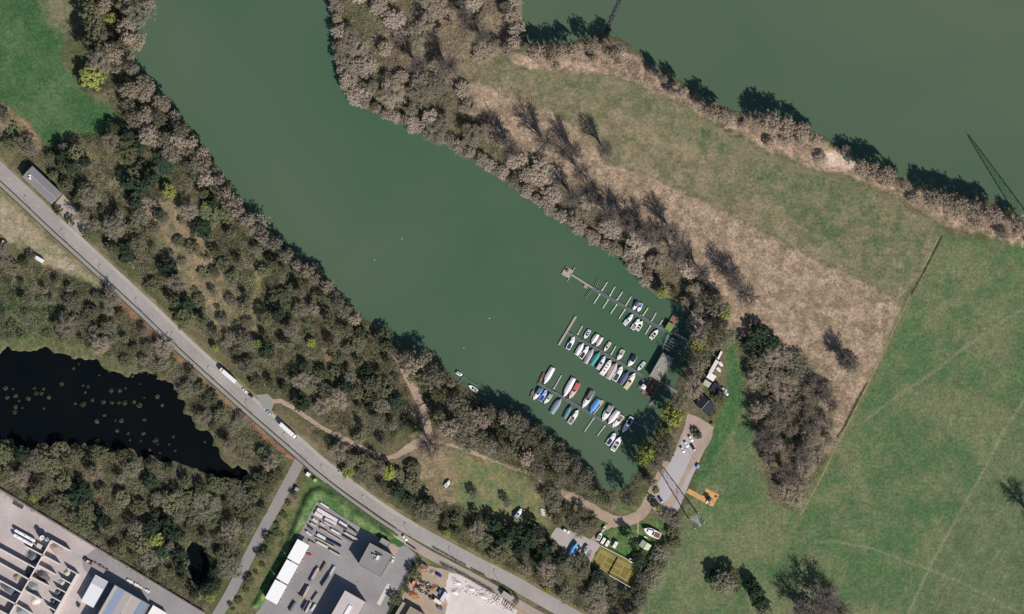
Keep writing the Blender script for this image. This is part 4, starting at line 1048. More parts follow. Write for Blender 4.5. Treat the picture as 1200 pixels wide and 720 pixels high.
def building(name, label, corners, h, roofm, wallm, roof='flat', rise=1.5, windows=3, cat='building', group=None, parapet=True, eave=.25):
    """roof corners in map units; length runs from corner 0 to corner 1"""
    cen, L, D, rz = quad_frame(corners)
    e = thing(name, label, cat, cen[0], cen[1], rz, group)
    x, y = L / 2, D / 2
    wl = box_part('wall', e, wallm, -x + eave, x - eave, -y + eave, y - eave, -.1, h)
    if roof == 'flat':
        r = box_part('roof', e, roofm, -x, x, -y, y, h + .003, h + .2)
        if parapet:
            for a, b_, c, d in ((-x, x, -y, -y + .25), (-x, x, y - .25, y), (-x, -x + .25, -y + .26, y - .26), (x - .25, x, -y + .26, y - .26)):
                box_part('parapet', r, wallm, a, b_, c, d, h + .203, h + .5)
    else:
        r = MB().add([(-x, -y, h), (x, -y, h), (x, 0, h + rise), (-x, 0, h + rise), (-x, -y, h + .18), (x, -y, h + .18), (x, 0, h + rise + .18), (-x, 0, h + rise + .18)],
                     [(0, 1, 2, 3), (7, 6, 5, 4), (0, 4, 5, 1), (1, 5, 6, 2), (3, 7, 4, 0)]).build('roof', roofm, e)
        MB().add([(-x, y, h), (x, y, h), (x, 0, h + rise), (-x, 0, h + rise), (-x, y, h + .18), (x, y, h + .18), (x, 0, h + rise + .18), (-x, 0, h + rise + .18)],
                 [(3, 2, 1, 0), (4, 5, 6, 7), (1, 5, 4, 0), (2, 6, 5, 1), (0, 4, 7, 3)]).build('roof', roofm, e)
        MB().bar((-x - .02, 0, h + rise + .22), (x + .02, 0, h + rise + .22), .35, .12).build('ridge', wallm, r)
        for s_ in (-1, 1):
            MB().add([(s_ * (x - eave - .01), -y + eave, h), (s_ * (x - eave - .01), y - eave, h), (s_ * (x - eave - .01), 0, h + rise * .95)], [(0, 1, 2)]).build('gable', wallm, e)
    for s_ in (-1, 1):
        for k in range(windows):
            xx = -x + (k + .5) * L / windows
            w = box_part('window', e, GLASS, xx - .7, xx + .7, s_ * (y - eave + .03) - .04, s_ * (y - eave + .03) + .04, min(1.0, h * .35), min(h - .4, 2.2))
            box_part('sill', w, wallm, xx - .8, xx + .8, s_ * (y - eave + .08) - .1, s_ * (y - eave + .08) + .1, min(1.0, h * .35) - .1, min(1.0, h * .35) - .01)
    d = box_part('door', e, paint(110, 100, 96), x - eave - .02, x - eave + .06, -.55, .55, 0, min(2.1, h - .3))
    box_part('door_handle', d, STEEL, x - eave + .06, x - eave + .12, .35, .42, 1.0, 1.1)
    return e, r, (x, y, h)

# ------------------------------------------------------------------ marina jetties
def jetty(label, pts, wpx, fingers, m_deck, fm, extras=()):
    a, b_ = pts
    e = thing('jetty', label, 'jetty', a[0], a[1], 0, 'marina jetties', WZ)
    o = P(a[0], a[1])
    def l(p, z): v = P(p[0], p[1]) - o; return (v.x, v.y, z)
    n = 6
    for k in range(n):
        p = (a[0] + (b_[0] - a[0]) * k / n, a[1] + (b_[1] - a[1]) * k / n); q = (a[0] + (b_[0] - a[0]) * (k + .985) / n, a[1] + (b_[1] - a[1]) * (k + .985) / n)
        d = MB().bar(l(p, .45), l(q, .45), wpx * S, .35).build('walkway', m_deck, e)
        nx, ny = -AXY, AXX
        for s_ in (-1, 1):
            off = s_ * (wpx / 2 - .25)
            MB().bar(l((p[0] + nx * off, p[1] + ny * off), .66), l((q[0] + nx * off, q[1] + ny * off), .66), .16, .08).build('edge_board', STEEL, d)
    for f in fingers:
        w = f[2] if len(f) > 2 else 1.15
        g = MB().bar(l(f[0], .42), l(f[1], .42), w * S, .22)
        fo = g.build('finger', fm, e)
        # splayed foot where the finger meets the walkway
        near = min(f[:2], key=lambda p: to_seg_dist(np.array([p[0]]), np.array([p[1]]), [a, b_], False)[0])
        farp = f[0] if near is f[1] else f[1]
        ux, uy = farp[0] - near[0], farp[1] - near[1]; ll = math.hypot(ux, uy); ux /= ll; uy /= ll
        MB().add([l((near[0] - uy * 1.3, near[1] + ux * 1.3), .56), l((near[0] + uy * 1.3, near[1] - ux * 1.3), .56), l((near[0] + ux * 3.2, near[1] + uy * 3.2), .56),
                  l((near[0] - uy * 1.3, near[1] + ux * 1.3), .4), l((near[0] + uy * 1.3, near[1] - ux * 1.3), .4), l((near[0] + ux * 3.2, near[1] + uy * 3.2), .4)],
                 [(0, 1, 2), (0, 3, 4, 1), (1, 4, 5, 2), (2, 5, 3, 0)]).build('finger_foot', fm, fo)
        MB().tube(l(farp, -1.5), l(farp, 1.3), .13, n=8).build('mooring_post', STEEL, fo)
    for k in range(7):
        t = (k + .5) / 7; p = (a[0] + (b_[0] - a[0]) * t, a[1] + (b_[1] - a[1]) * t)
        MB().box(-.18, .18, -.18, .18, .63, 1.6).build('power_pillar', paint(190, 200, 200), e, l((p[0] + AXY * 1.0, p[1] - AXX * 1.0), 0))
    return e, l

FING = paint(206, 198, 184, .8)
j1, l1 = jetty('outer marina jetty with empty pale finger piers', ((695, 338), (780, 388)), 3.6,
   [((711.7, 330.8), (705.4, 340.8)), ((720.8, 336), (714.6, 347)), ((729.6, 342), (723, 352)), ((739.6, 348), (733, 358.8)), ((759.6, 360.8), (753, 370.8)), ((769, 366.7), (763, 377.5)), ((776.7, 375), (772, 382.5)),
    ((703, 345), (696, 355.8)), ((713, 351.3), (706.4, 361.5)), ((723, 357), (715.4, 368)), ((732.5, 363), (725.4, 373.8)), ((762.5, 381.7), (756, 392))], DOCK_DARK, FING)
MB().bar(l1((668, 321), .5), l1((695, 338), .5), 1.9 * S, .3).build('outer_walkway', DOCK, j1)
MB().box(-2.9, 2.9, -2.9, 2.9, .2, .6).build('head_platform', DOCK, j1, l1((665, 319.5), 0)).rotation_euler.z = ang(AXX, AXY)
MB().box(-.7, .7, -.9, .9, .6, 1.9).build('head_hut', paint(120, 104, 100), j1, l1((665, 317.5), 0)).rotation_euler.z = ang(AXX, AXY)
MB().bar(l1((673.8, 313), .5), l1((665, 329.6), .5), .9 * S, .3).build('cross_beam', DOCK, j1)
MB().box(-1.2, 1.2, -1.0, 1.0, .2, .58).build('side_platform', mat('pink_planks', A(168, 140, 130), .9, .2, .1, 1), j1, l1((686.3, 336), 0)).rotation_euler.z = ang(AXX, AXY)
for a, b_ in (((701, 326), (696.5, 335.5)), ((703, 327), (698.5, 336.5)), ((694, 340.5), (686, 350)), ((692, 339.5), (685, 348.5))):
    MB().bar(l1(a, .45), l1(b_, .45), .5 * S, .2).build('boat_lift_rail', STEEL, j1)
j2, l2 = jetty('middle marina jetty with a long pale pontoon across its outer end', ((663, 389), (754, 441)), 3.8,
   [((682.5, 382), (676.7, 392.5)), ((721.7, 406), (716, 416))], DOCK_DARK, FING)
MB().bar(l2((675, 371), .5), l2((654.8, 404.6), .5), 2.6 * S, .4).build('outer_pontoon', DOCK, j2)
j3, l3 = jetty('inner marina jetty with boats along both sides', ((630, 449), (727, 505)), 3.4,
   [((658, 440), (649, 456)), ((707, 471), (695.3, 486)), ((696, 490), (685, 506)), ((709, 499), (700, 511))], DOCK_DARK, paint(190, 186, 174, .8))
MB().bar(l3((706.5, 469.5), .75), l3((703.5, 474.5), .75), 1.6, .35).build('yellow_ladder', paint(214, 176, 96), j3)

B = []
def bl(desc, k, side, j): return '%s, %s from outer end, %s side of %s jetty' % (desc, ['first', 'second', 'third', 'fourth', 'fifth', 'sixth', 'seventh', 'eighth', 'ninth', 'tenth', 'eleventh'][k], side, j)
for k, (desc, bow, st, w, style, hc, tcol, ac) in enumerate([
    ('white boat with blue cockpit cover', (673, 395), (665.4, 409), 5.2, 'cabin', (232, 228, 230), (240, 236, 238), (52, 54, 104)),
    ('white covered boat', (683.3, 402.5), (675.4, 415.6), 5.0, 'cover', (226, 222, 226), (240, 236, 240), (220, 214, 218)),
    ('white boat with dark cockpit', (689.3, 406.3), (680.4, 419.7), 5.0, 'cabin', (236, 232, 230), (244, 240, 236), (58, 50, 52)),
    ('grey covered boat', (695, 409), (686, 425.3), 5.2, 'cover', (196, 190, 196), (178, 172, 182), (120, 114, 130)),
    ('teal covered boat', (702.7, 412.8), (692.5, 427.6), 5.0, 'cover', (150, 176, 170), (48, 148, 146), (110, 190, 186)),
    ('pale grey boat', (709, 418), (700.5, 432.5), 4.6, 'canopy', (224, 220, 226), (232, 228, 234), (196, 192, 204)),
    ('white boat with dark roof hatches', (715.5, 422.8), (705.2, 439), 5.8, 'house', (236, 232, 228), (240, 234, 228), (210, 200, 190)),
    ('pinkish grey covered boat', (722.5, 425.8), (712.5, 443.5), 6.6, 'cover', (206, 196, 194), (190, 172, 172), (160, 146, 150)),
    ('white boat with green cockpit', (729, 430), (720, 446), 6.0, 'cabin', (232, 228, 224), (238, 234, 230), (40, 84, 66)),
    ('slate blue covered boat', (736, 436), (727, 450.5), 5.4, 'cover', (130, 132, 150), (84, 88, 118), (150, 152, 172)),
    ('long white boat with beige stern', (744, 437.8), (733, 455), 5.6, 'canopy', (238, 232, 222), (240, 236, 228), (206, 186, 150))]):
    boat('motorboat', bl(desc, k, 'lower', 'middle'), bow, st, w, style, hc, tcol, ac, blunt=style == 'house')
for k, (desc, bow, st, w, style, hc, tcol, ac) in enumerate([
    ('small white boat with dark cockpit', (685, 396.8), (690.8, 387.4), 4.2, 'open', (232, 228, 230), (238, 234, 236), (60, 54, 80)),
    ('white covered boat', (693.3, 402.8), (700.3, 392.3), 4.8, 'cover', (230, 224, 226), (240, 234, 236), (226, 208, 212)),
    ('pinkish covered boat', (698.8, 405.8), (705.2, 395.6), 4.6, 'cover', (222, 208, 204), (214, 196, 192), (200, 172, 168)),
    ('cream boat', (708, 411.8), (715, 401.8), 3.6, 'open', (224, 216, 202), (232, 224, 210), (176, 160, 140)),
    ('white boat with beige cockpit', (723.8, 421.8), (730.2, 410.8), 4.8, 'cabin', (228, 222, 218), (236, 230, 226), (168, 148, 124)),
    ('white boat with navy canopy', (736.5, 429.2), (744.4, 417.8), 5.2, 'canopy', (232, 228, 228), (238, 232, 226), (36, 42, 74)),
    ('slim white boat', (747.3, 434.2), (755.2, 425), 3.8, 'open', (222, 220, 218), (232, 228, 226), (150, 150, 150))]):
    boat('motorboat', bl(desc, k, 'upper', 'middle'), bow, st, w, style, hc, tcol, ac)
for k, (desc, bow, st, w, style, hc, tcol, ac) in enumerate([
    ('slim reddish brown boat', (632.3, 448.4), (637.2, 438), 2.3, 'rowing', (150, 104, 98), (160, 112, 104), (92, 60, 62)),
    ('long white covered boat', (637.8, 449.4), (647.8, 431.6), 5.4, 'cover', (228, 226, 228), (242, 240, 240), (206, 202, 204)),
    ('long white covered boat', (660.8, 464.5), (672, 444), 5.6, 'cover', (230, 224, 224), (240, 232, 232), (214, 200, 200)),
    ('beige boat with red stern', (667.3, 467.3), (677.7, 449.4), 5.2, 'canopy', (222, 204, 192), (214, 194, 182), (196, 92, 88)),
    ('white boat with brown aft deck', (683, 477.8), (694.2, 458.8), 5.6, 'canopy', (232, 228, 228), (236, 232, 232), (120, 108, 104)),
    ('bright blue covered boat', (691.5, 483.4), (702, 468.4), 6.0, 'cover', (120, 160, 210), (88, 148, 216), (150, 190, 232)),
    ('white boat with grey canopy', (706.5, 492.8), (716.2, 475.8), 6.4, 'canopy', (232, 228, 228), (238, 234, 232), (140, 138, 142)),
    ('broad white covered boat', (713, 496.4), (724.2, 482.2), 5.8, 'cover', (228, 222, 220), (240, 234, 232), (190, 180, 176)),
    ('white boat with brown cockpit', (718, 500.6), (729.3, 487.6), 5.8, 'cabin', (230, 222, 216), (236, 228, 222), (128, 106, 98)),
    ('white boat with dark stern cockpit', (729.8, 506.6), (740.6, 489.8), 5.4, 'cabin', (236, 232, 234), (242, 238, 240), (40, 46, 70))]):
    boat('motorboat', bl(desc, k, 'upper', 'inner'), bow, st, w, style, hc, tcol, ac)
for k, (desc, bow, st, w, style, hc, tcol, ac) in enumerate([
    ('slim brown boat', (625.2, 457.6), (622, 465.8), 2.4, 'rowing', (170, 146, 132), (150, 126, 112), (96, 78, 72)),
    ('white boat with blue foredeck', (625.3, 468.4), (634, 455.6), 5.0, 'canopy', (230, 226, 226), (236, 232, 230), (70, 124, 178)),
    ('blue and white boat', (640.6, 457.3), (633, 469.8), 5.0, 'cabin', (120, 144, 204), (176, 190, 220), (40, 70, 160)),
    ('white boat with grey canopy', (638, 472.8), (646, 462.3), 4.4, 'canopy', (230, 226, 222), (236, 232, 228), (168, 164, 166)),
    ('slate grey covered boat', (657.2, 467.6), (646.3, 484), 6.0, 'cover', (160, 170, 178), (136, 150, 164), (176, 186, 194)),
    ('green grey covered boat', (669, 476), (661.2, 490), 4.4, 'cover', (130, 160, 156), (92, 134, 134), (140, 170, 168)),
    ('white boat with grey cockpit', (677.5, 481), (667.2, 496), 5.4, 'cabin', (230, 226, 224), (236, 232, 228), (120, 112, 116)),
    ('white boat with navy cockpit', (721, 508), (712, 521), 5.6, 'cabin', (230, 226, 228), (236, 232, 234), (42, 54, 96)),
    ('white boat with black windscreen', (727.5, 512.5), (718, 528), 5.8, 'open', (236, 232, 232), (240, 236, 236), (50, 50, 60))]):
    boat('motorboat', bl(desc, k, 'lower', 'inner'), bow, st, w, style, hc, tcol, ac)
boat('motorboat', 'white boat with a grey deck, first moored on lower side of outer jetty', (741.7, 368.8), (731.7, 380.4), 4.6, 'cabin', (236, 232, 232), (240, 236, 236), (196, 192, 200))
boat('motorboat', 'white boat with tan cockpit beside an open one, lower side of outer jetty', (749, 374.4), (741, 385.8), 5.0, 'cabin', (236, 232, 230), (242, 238, 236), (150, 138, 130))
boat('motorboat', 'white open boat with black cockpit, third on lower side of outer jetty', (752.6, 376.6), (746.7, 387.2), 4.6, 'open', (232, 228, 226), (238, 234, 230), (50, 44, 48))
boat('motorboat', 'white open boat nearest the clubhouse on lower side of outer jetty', (771, 387), (762.5, 396.9), 4.6, 'open', (236, 232, 230), (240, 236, 234), (44, 46, 52))
boat('motorboat', 'white boat with violet cockpit on upper side of outer jetty', (742, 363.4), (747, 354), 3.8, 'canopy', (234, 230, 232), (240, 236, 238), (82, 76, 124))
boat('motorboat', 'white boat with light blue cockpit on upper side of outer jetty', (747.6, 365.4), (751.4, 356), 4.0, 'cabin', (236, 234, 232), (242, 240, 238), (84, 132, 184))
boat('raft', 'white covered raft off the south-west bank', (541.5, 440), (534.6, 436.2), 3.6, 'house', (228, 222, 222), (240, 232, 234), (200, 196, 196), 'boats off the south-west bank', blunt=True, h=.8)
boat('sailing_dinghy', 'white pointed boat moored off the south-west bank', (549.6, 452), (559.2, 458.8), 3.8, 'open', (236, 232, 232), (240, 236, 236), (70, 72, 84), 'boats off the south-west bank')
e = thing('landing_stage', 'narrow dark landing stage between raft and pointed boat', 'landing stage', 542, 441.5, ang(19, 12), None, WZ)
box_part('walkway', e, DOCK_DARK, 0, 12, -.6, .6, .3, .5)
for k in range(3): MB().tube((1 + k * 5, .6, -1), (1 + k * 5, .6, 1.4), .1).build('post', STEEL, e)
box_part('gangway', e, DOCK_DARK, 0, .9, -6, -.6, .35, .5)

# ------------------------------------------------------------------ clubhouse, decks and shore cottages
M_ROOFG = mat('felt_roof', A(150, 146, 138), .9, .15, .08, .5, var2=.06, scale2=.2)
e, r, (x, y, h) = building('clubhouse', 'grey flat-roofed floating clubhouse at the shore end of the middle jetty', [(761, 440.5), (776.7, 413), (788.8, 420), (773, 447.5)], 3.2, M_ROOFG, paint(150, 140, 132), windows=5)
e.location.z = WZ + .5
box_part('float', e, WOOD, -x - .4, x + .4, -y - .5, y + .5, -.75, -.12)
for xx, yy in ((3.5, -1.5), (-2, 1.0), (5.5, 2.2)): box_part('roof_vent', r, WHITE, xx - .3, xx + .3, yy - .3, yy + .3, h + .21, h + .8)
e = thing('terrace_deck', 'brown plank terrace with tables below the clubhouse', 'deck', 763, 455.5, ang(FX, FY), None, WZ)
for k in range(11):
    box_part('plank', e, WOOD, -5.6, 5.6, -3.9 + k * .72, -3.9 + k * .72 + .66, .3, .62)
for k, (xx, yy) in enumerate(((-3.5, -1.6), (-.6, -1.8), (2.4, -1.4), (-2.2, 1.4), (1.0, 1.8), (3.8, 1.5))):
    t = thing('terrace_table', ['table nearest the lake end', 'second table along the water', 'third table along the water', 'table nearest the parasol end', 'middle table on the shore side', 'table nearest the clubhouse'][k] + ' on the brown terrace deck', 'table', 0, 0, ang(FX, FY), 'tables on the terrace deck')
    ca, sa = math.cos(ang(FX, FY)), math.sin(ang(FX, FY)); p = P(763, 455.5)
    t.location = (p.x + xx * ca - yy * sa, p.y + xx * sa + yy * ca, WZ + .62)
    box_part('table_top', t, paint(96, 62, 54), -.75, .75, -.4, .4, .68, .74)
    for s_ in (-1, 1):
        box_part('bench', t, paint(110, 74, 62), -.75, .75, s_ * .75 - .14, s_ * .75 + .14, .38, .44)
        box_part('leg', t, DARK, s_ * .55 - .05, s_ * .55 + .05, -.8, .8, 0, .67)
e = thing('parasol', 'square white parasol beside the terrace deck', 'parasol', 754.3, 453.6, ang(FX, FY), None, WZ)
MB().add([(-1.5, -1.5, 2.5), (1.5, -1.5, 2.5), (1.5, 1.5, 2.5), (-1.5, 1.5, 2.5), (0, 0, 3.05)], [(0, 1, 4), (1, 2, 4), (2, 3, 4), (3, 0, 4)]).build('canopy', paint(240, 226, 228, .7), e)
MB().tube((0, 0, .4), (0, 0, 3.0), .05).build('pole', STEEL, e)
box_part('base', e, DARK, -.4, .4, -.4, .4, .45, .6)
e = thing('side_pontoon', 'dark pontoon carrying the white parasol', 'pontoon', 753.5, 452, ang(FX, FY), None, WZ)
box_part('float', e, DARK, -3.2, 3.2, -2, 2.2, -.2, .3); box_part('deck', e, DOCK_DARK, -3.3, 3.3, -2.1, 2.3, .3, .45)
def gangway(label, a, b_, w=1.4):
    e = thing('gangway', label, 'gangway', a[0], a[1], ang(b_[0] - a[0], b_[1] - a[1]), 'gangways to the shore', WZ)
    L = math.dist(a, b_) * S
    box_part('deck', e, mat('gangway_planks', A(122, 126, 132), .8, .3, .15, 1.2), 0, L, -w / 2, w / 2, .5, .68)
    for s_ in (-1, 1):
        rl = MB().bar((0, s_ * w / 2, 1.6), (L, s_ * w / 2, 1.6), .08).build('handrail', STEEL, e)
        for k in range(5): MB().bar((L * (k + .5) / 5, s_ * w / 2, .6), (L * (k + .5) / 5, s_ * w / 2, 1.6), .06).build('post', STEEL, rl)
gangway('gangway from the clubhouse to the shore', (771, 446), (803, 466), 1.7)
gangway('gangway at the shore end of the inner jetty', (742, 494), (764, 506))
gangway('gangway at the shore end of the outer jetty', (788, 390), (808, 400))
gangway('thin gangway between outer jetty and clubhouse', (783, 392), (776, 412))
e = thing('house_barge', 'barge with brown deck and green planted roof beside the outer jetty', 'barge', 787, 379.3, ang(FX, FY), None, WZ)
box_part('hull', e, paint(96, 84, 78), -5.4, 5.4, -2.3, 2.3, -.3, .9)
box_part('cabin', e, paint(130, 112, 92), -5.0, -.2, -2.0, 2.0, .9, 2.7); box_part('green_roof', e, mat('planted_roof', A(126, 140, 84), .95, .1, .25, 1.5), -5.2, 0, -2.2, 2.2, 2.7, 2.9)
for k in range(6): box_part('deck_plank', e, mat('red_brown_planks', A(140, 104, 88), .9, .2, .15, 1.3), .1, 5.3, -2.2 + k * .74, -2.2 + k * .74 + .7, .9, 1.05)
e = thing('boat_shed', 'dark striped slatted boat shelter above the clubhouse', 'shelter', 787.5, 404.5, ang(FX, FY), None, WZ)
for k in range(5): box_part('roof_slat', e, mat('dark_slats', A(84, 88, 92), .8, .3, .15, 1), -4.5 + k * 1.85, -4.5 + k * 1.85 + 1.0, -2.6, 2.6, 2.2, 2.3)
for sx in (-4.3, 3.6):
    for sy in (-2.4, 2.4): MB().tube((sx, sy, -.5), (sx, sy, 2.2), .08).build('post', STEEL, e)

boat('motorboat', 'grey covered boat lying between outer jetty gangway and the shelter', (802, 397), (794, 392.5), 3.6, 'cover', (150, 154, 160), (128, 134, 142), (170, 174, 178))
boat('rowing_boat', 'small pale rowing boat beside the clubhouse terrace', (768, 468), (762, 474), 2.4, 'rowing', (170, 164, 150), (160, 150, 136), (90, 84, 78))
building('cottage', 'slim white shore cottage, northernmost of the row', [(840, 420.5), (844.5, 411.5), (846.5, 412.5), (842, 421.8)], 2.8, WHITE, CREAM, windows=2, parapet=False)
building('cottage', 'long pale shore cottage beside two white parked boats', [(830, 436.5), (838.5, 421.5), (842.3, 423.5), (834, 438.5)], 2.8, paint(222, 212, 208), CREAM, windows=3, parapet=False)
building('cottage', 'square white-roofed shore cottage', [(827.5, 442.5), (831, 436), (839.6, 441), (835.2, 447.2)], 3.0, paint(240, 230, 228), CREAM, windows=2, parapet=False)
building('cottage', 'square grey-green-roofed shore cottage', [(823, 450), (826.6, 444.6), (833.4, 449.2), (830, 455)], 2.8, paint(178, 182, 164), CREAM, windows=2, parapet=False)
building('cottage', 'small dark-roofed shed between the grey-green cottage and the round tree', [(830.5, 457.5), (837, 447.8), (845, 452.8), (838.5, 462.5)], 2.6, mat('bitumen_roof', (.018, .022, .036), .8, .3, .2, .8), paint(110, 96, 84), windows=1, parapet=False)
building('house', 'dark-roofed house at the head of the car park', [(815, 473), (824, 462.5), (837.5, 476), (827.5, 487)], 3.4, MATS['bitumen_roof'], paint(170, 146, 126), 'gable', 1.4, windows=2, cat='house')
for k, (bx, by) in enumerate(((845, 427), (842.5, 433.5))):
    boat('trailer_boat', 'white boat ashore beside the long cottage, %s one' % ['upper', 'lower'][k], (bx + 1.8, by + 2.6), (bx - 2.2, by - 2.6), 3.2, 'cover', (232, 226, 226), (238, 232, 230), (190, 180, 180), 'boats ashore by the cottages', z=.5)
for k, (cx, cy) in enumerate(((848.5, 456.5), (850, 460.8))):
    car('%s car beside the small dark-roofed shed' % ['grey', 'white'][k], cx, cy, .8, .6, [(190, 192, 196), (236, 232, 228)][k])

# ------------------------------------------------------------------ car park, playground, masts
for lab, cx, cy, col in (('white car at the front of the car park row', 809.4, 514, (238, 234, 234)), ('white car in the middle of the car park row', 804.2, 520.6, (234, 230, 230)), ('pale car at the end of the car park row', 799.6, 527, (206, 204, 206)), ('black car parked beside the white ones', 812, 524.4, (40, 36, 40))):
    car(lab, cx, cy, .5, .85, col)
car('blue car beside the yellow bush', 774, 585.6, .55, .83, (34, 54, 130))
e = thing('recycling_container', 'blue recycling container at the edge of the car park', 'container', 818, 546.8, ang(FX, FY))
box_part('body', e, paint(40, 70, 140), -1.3, 1.3, -.9, .9, .1, 1.6, .1, .1); box_part('lid', e, paint(120, 170, 220), -1.25, 1.25, -.86, .86, 1.6, 1.75)
e = thing('street_lamp', 'slim street lamp at the edge of the car park', 'lamp', 814, 539, 0)
MB().tube((0, 0, 0), (0, 0, 6.5), .1, .06).build('pole', STEEL, e); MB().bar((0, 0, 6.4), (-1.2, .4, 6.6), .1).build('arm', STEEL, e); box_part('lamp_head', e, STEEL, -1.6, -1.0, .25, .55, 6.55, 6.7)
M_PLAY = mat('playground_bark', A(206, 160, 104), .95, .1, .12, 1.2, var2=.12, scale2=.3)
sheet('playground', [(807.5, 572.5), (823, 581.5), (827.3, 572.3), (843, 580), (835.5, 594), (803.8, 577.5)], M_PLAY, ragged=.15)
e = thing('play_tower', 'dark play tower with white slide on the orange playground', 'play tower', 830.6, 584.8, ang(AXX, AXY))
for sx in (-1.2, 1.2):
    for sy in (-1.2, 1.2): MB().tube((sx, sy, 0), (sx, sy, 2.9), .1).build('post', WOOD, e)
box_part('platform', e, WOOD, -1.3, 1.3, -1.3, 1.3, 1.4, 1.5)
MB().add([(-1.5, -1.5, 2.9), (1.5, -1.5, 2.9), (1.5, 1.5, 2.9), (-1.5, 1.5, 2.9), (0, 0, 4.0)], [(0, 1, 4), (1, 2, 4), (2, 3, 4), (3, 0, 4), (3, 2, 1, 0)]).build('roof', paint(54, 46, 70), e)
MB().add([(-.4, -1.3, 1.5), (.4, -1.3, 1.5), (.4, -3.6, .25), (-.4, -3.6, .25), (-.4, -1.3, 1.42), (.4, -1.3, 1.42), (.4, -3.6, .17), (-.4, -3.6, .17)], [(0, 3, 2, 1), (4, 5, 6, 7), (0, 4, 7, 3), (1, 2, 6, 5)]).build('slide', paint(236, 224, 216), e)
MB().bar((1.3, 0, 2.6), (4.2, 0, 2.6), .14).build('swing_beam', WOOD, e)
for s_ in (-1, 1): MB().bar((4.2, s_ * 1.1, 0), (4.2, 0, 2.6), .12).build('swing_leg', WOOD, e)
e = thing('spring_rocker', 'small red spring rocker in the playground corner', 'rocker', 839.2, 582.4, .3)
MB().tube((0, 0, 0), (0, 0, .5), .16).build('spring', DARK, e); MB().box(-.8, .8, -.28, .28, .5, .95, .25, .08).build('seat', paint(176, 70, 46), e)
e = thing('play_bench', 'pale bench at the lower corner of the playground', 'bench', 832.5, 592, ang(AXX, AXY))
box_part('seat', e, paint(226, 206, 180), -.9, .9, -.25, .25, .4, .46); box_part('backrest', e, paint(226, 206, 180), -.9, .9, .22, .28, .5, .9)
for s_ in (-1, 1): box_part('leg', e, STEEL, s_ * .7 - .05, s_ * .7 + .05, -.2, .2, 0, .4)

def mast(label, x, y, H, half, rz):
    e = thing('lattice_mast', label, 'mast', x, y, rz, 'lattice masts')
    m = mat('mast_steel', A(205, 210, 198), .6, .4, .1, .5)
    def hw(z): return half * (1 - z / H) ** .9 + .45
    zs = [0]
    while zs[-1] < H - 1: zs.append(min(H, zs[-1] + hw(zs[-1]) * 1.7 + .4))
    cs = ((-1, -1), (1, -1), (1, 1), (-1, 1))
    for sx, sy in cs:
        lg = MB()
        for a, b_ in zip(zs, zs[1:]): lg.bar((sx * hw(a), sy * hw(a), a), (sx * hw(b_), sy * hw(b_), b_), .42)
        lg.build('leg', m, e)
        box_part('footing', e, paint(190, 186, 178), sx * hw(0) - .5, sx * hw(0) + .5, sy * hw(0) - .5, sy * hw(0) + .5, -.2, .35)
    for k in range(4):
        br = MB(); (ax, ay), (bx, by) = cs[k], cs[(k + 1) % 4]
        for a, b_ in zip(zs, zs[1:]):
            A0, B0 = (ax * hw(a), ay * hw(a), a), (bx * hw(a), by * hw(a), a); A1, B1 = (ax * hw(b_), ay * hw(b_), b_), (bx * hw(b_), by * hw(b_), b_)
            br.bar(A0, B1, .07); br.bar(B0, A1, .07); br.bar(A1, B1, .07)
        br.build('bracing', m, e)
    MB().tube((0, 0, H), (0, 0, H + 3), .1).build('antenna', m, e)
mast('tall pale lattice mast beside the playground', 816, 610.5, 47, 3.1, ang(-.56, -.83))
mast('tall lattice mast on the river bank at the right edge', 1201, 257, 50, 3.0, ang(-.56, -.83))

# ------------------------------------------------------------------ camping lawn, tennis court, boats ashore
M_COURT = mat('court_clay', A(128, 116, 62), .95, .1, .1, .8, var2=.22, scale2=.09)
sheet('tennis_court', [(703.5, 640.5), (751, 665), (740, 688.5), (692, 660)], M_COURT)
e = thing('court_lines', 'faded white line markings of the tennis court', 'line markings', 718.5, 663.5, ang(AXX, AXY - .02), None, .2)
ml = mat('court_line', A(190, 182, 150), .9, .1, .2, 1.5)
for n_, a, b_ in (('baseline', (-11.6, -5.2), (-11.6, 5.2)), ('baseline', (11.6, -5.2), (11.6, 5.2)), ('sideline', (-11.6, -5.2), (11.6, -5.2)), ('sideline', (-11.6, 5.2), (11.6, 5.2)), ('inner_sideline', (-11.6, -3.9), (11.6, -3.9)), ('inner_sideline', (-11.6, 3.9), (11.6, 3.9)), ('service_line', (-6.2, -3.9), (-6.2, 3.9)), ('service_line', (6.2, -3.9), (6.2, 3.9)), ('centre_line', (-6.2, 0), (6.2, 0))):
    MB().bar((*a, 0), (*b_, 0), .28, .02).build(n_, ml, e)
e = thing('tennis_net', 'dark tennis net across the middle of the court', 'net', 718.5, 663.5, ang(AXX, AXY - .02), None, .15)
MB().bar((0, -6, .5), (0, 6, .5), .05, .9).build('mesh', DARK, e)
for s_ in (-1, 1): MB().tube((0, s_ * 6, 0), (0, s_ * 6, 1.1), .08).build('post', STEEL, e)
def fence(label, pts, h, gap=3.2, m=STEEL, name='fence', rails=(.1, .5, .95), group=None, rail=.1):
    e = thing(name, label, 'fence', pts[0][0], pts[0][1], 0, group, .1)
    o = P(*pts[0])
    for a, b_ in zip(pts, pts[1:]):
        va, vb = P(*a) - o, P(*b_) - o; n = max(1, int((vb - va).length / gap))
        for k in range(n + (b_ == pts[-1])):
            p = va.lerp(vb, k / n); MB().tube((p.x, p.y, 0), (p.x, p.y, h), .06, n=6).build('post', m, e)
        for z in rails: MB().bar((va.x, va.y, h * z), (vb.x, vb.y, h * z), rail, .08).build('rail', m, e)
    return e
PALE = paint(206, 208, 196)
fence('tall pale wire fence round the tennis court', [(704, 639.5), (752, 664.5), (741, 689.5), (714, 674)], 2.6, m=PALE, rail=.35)
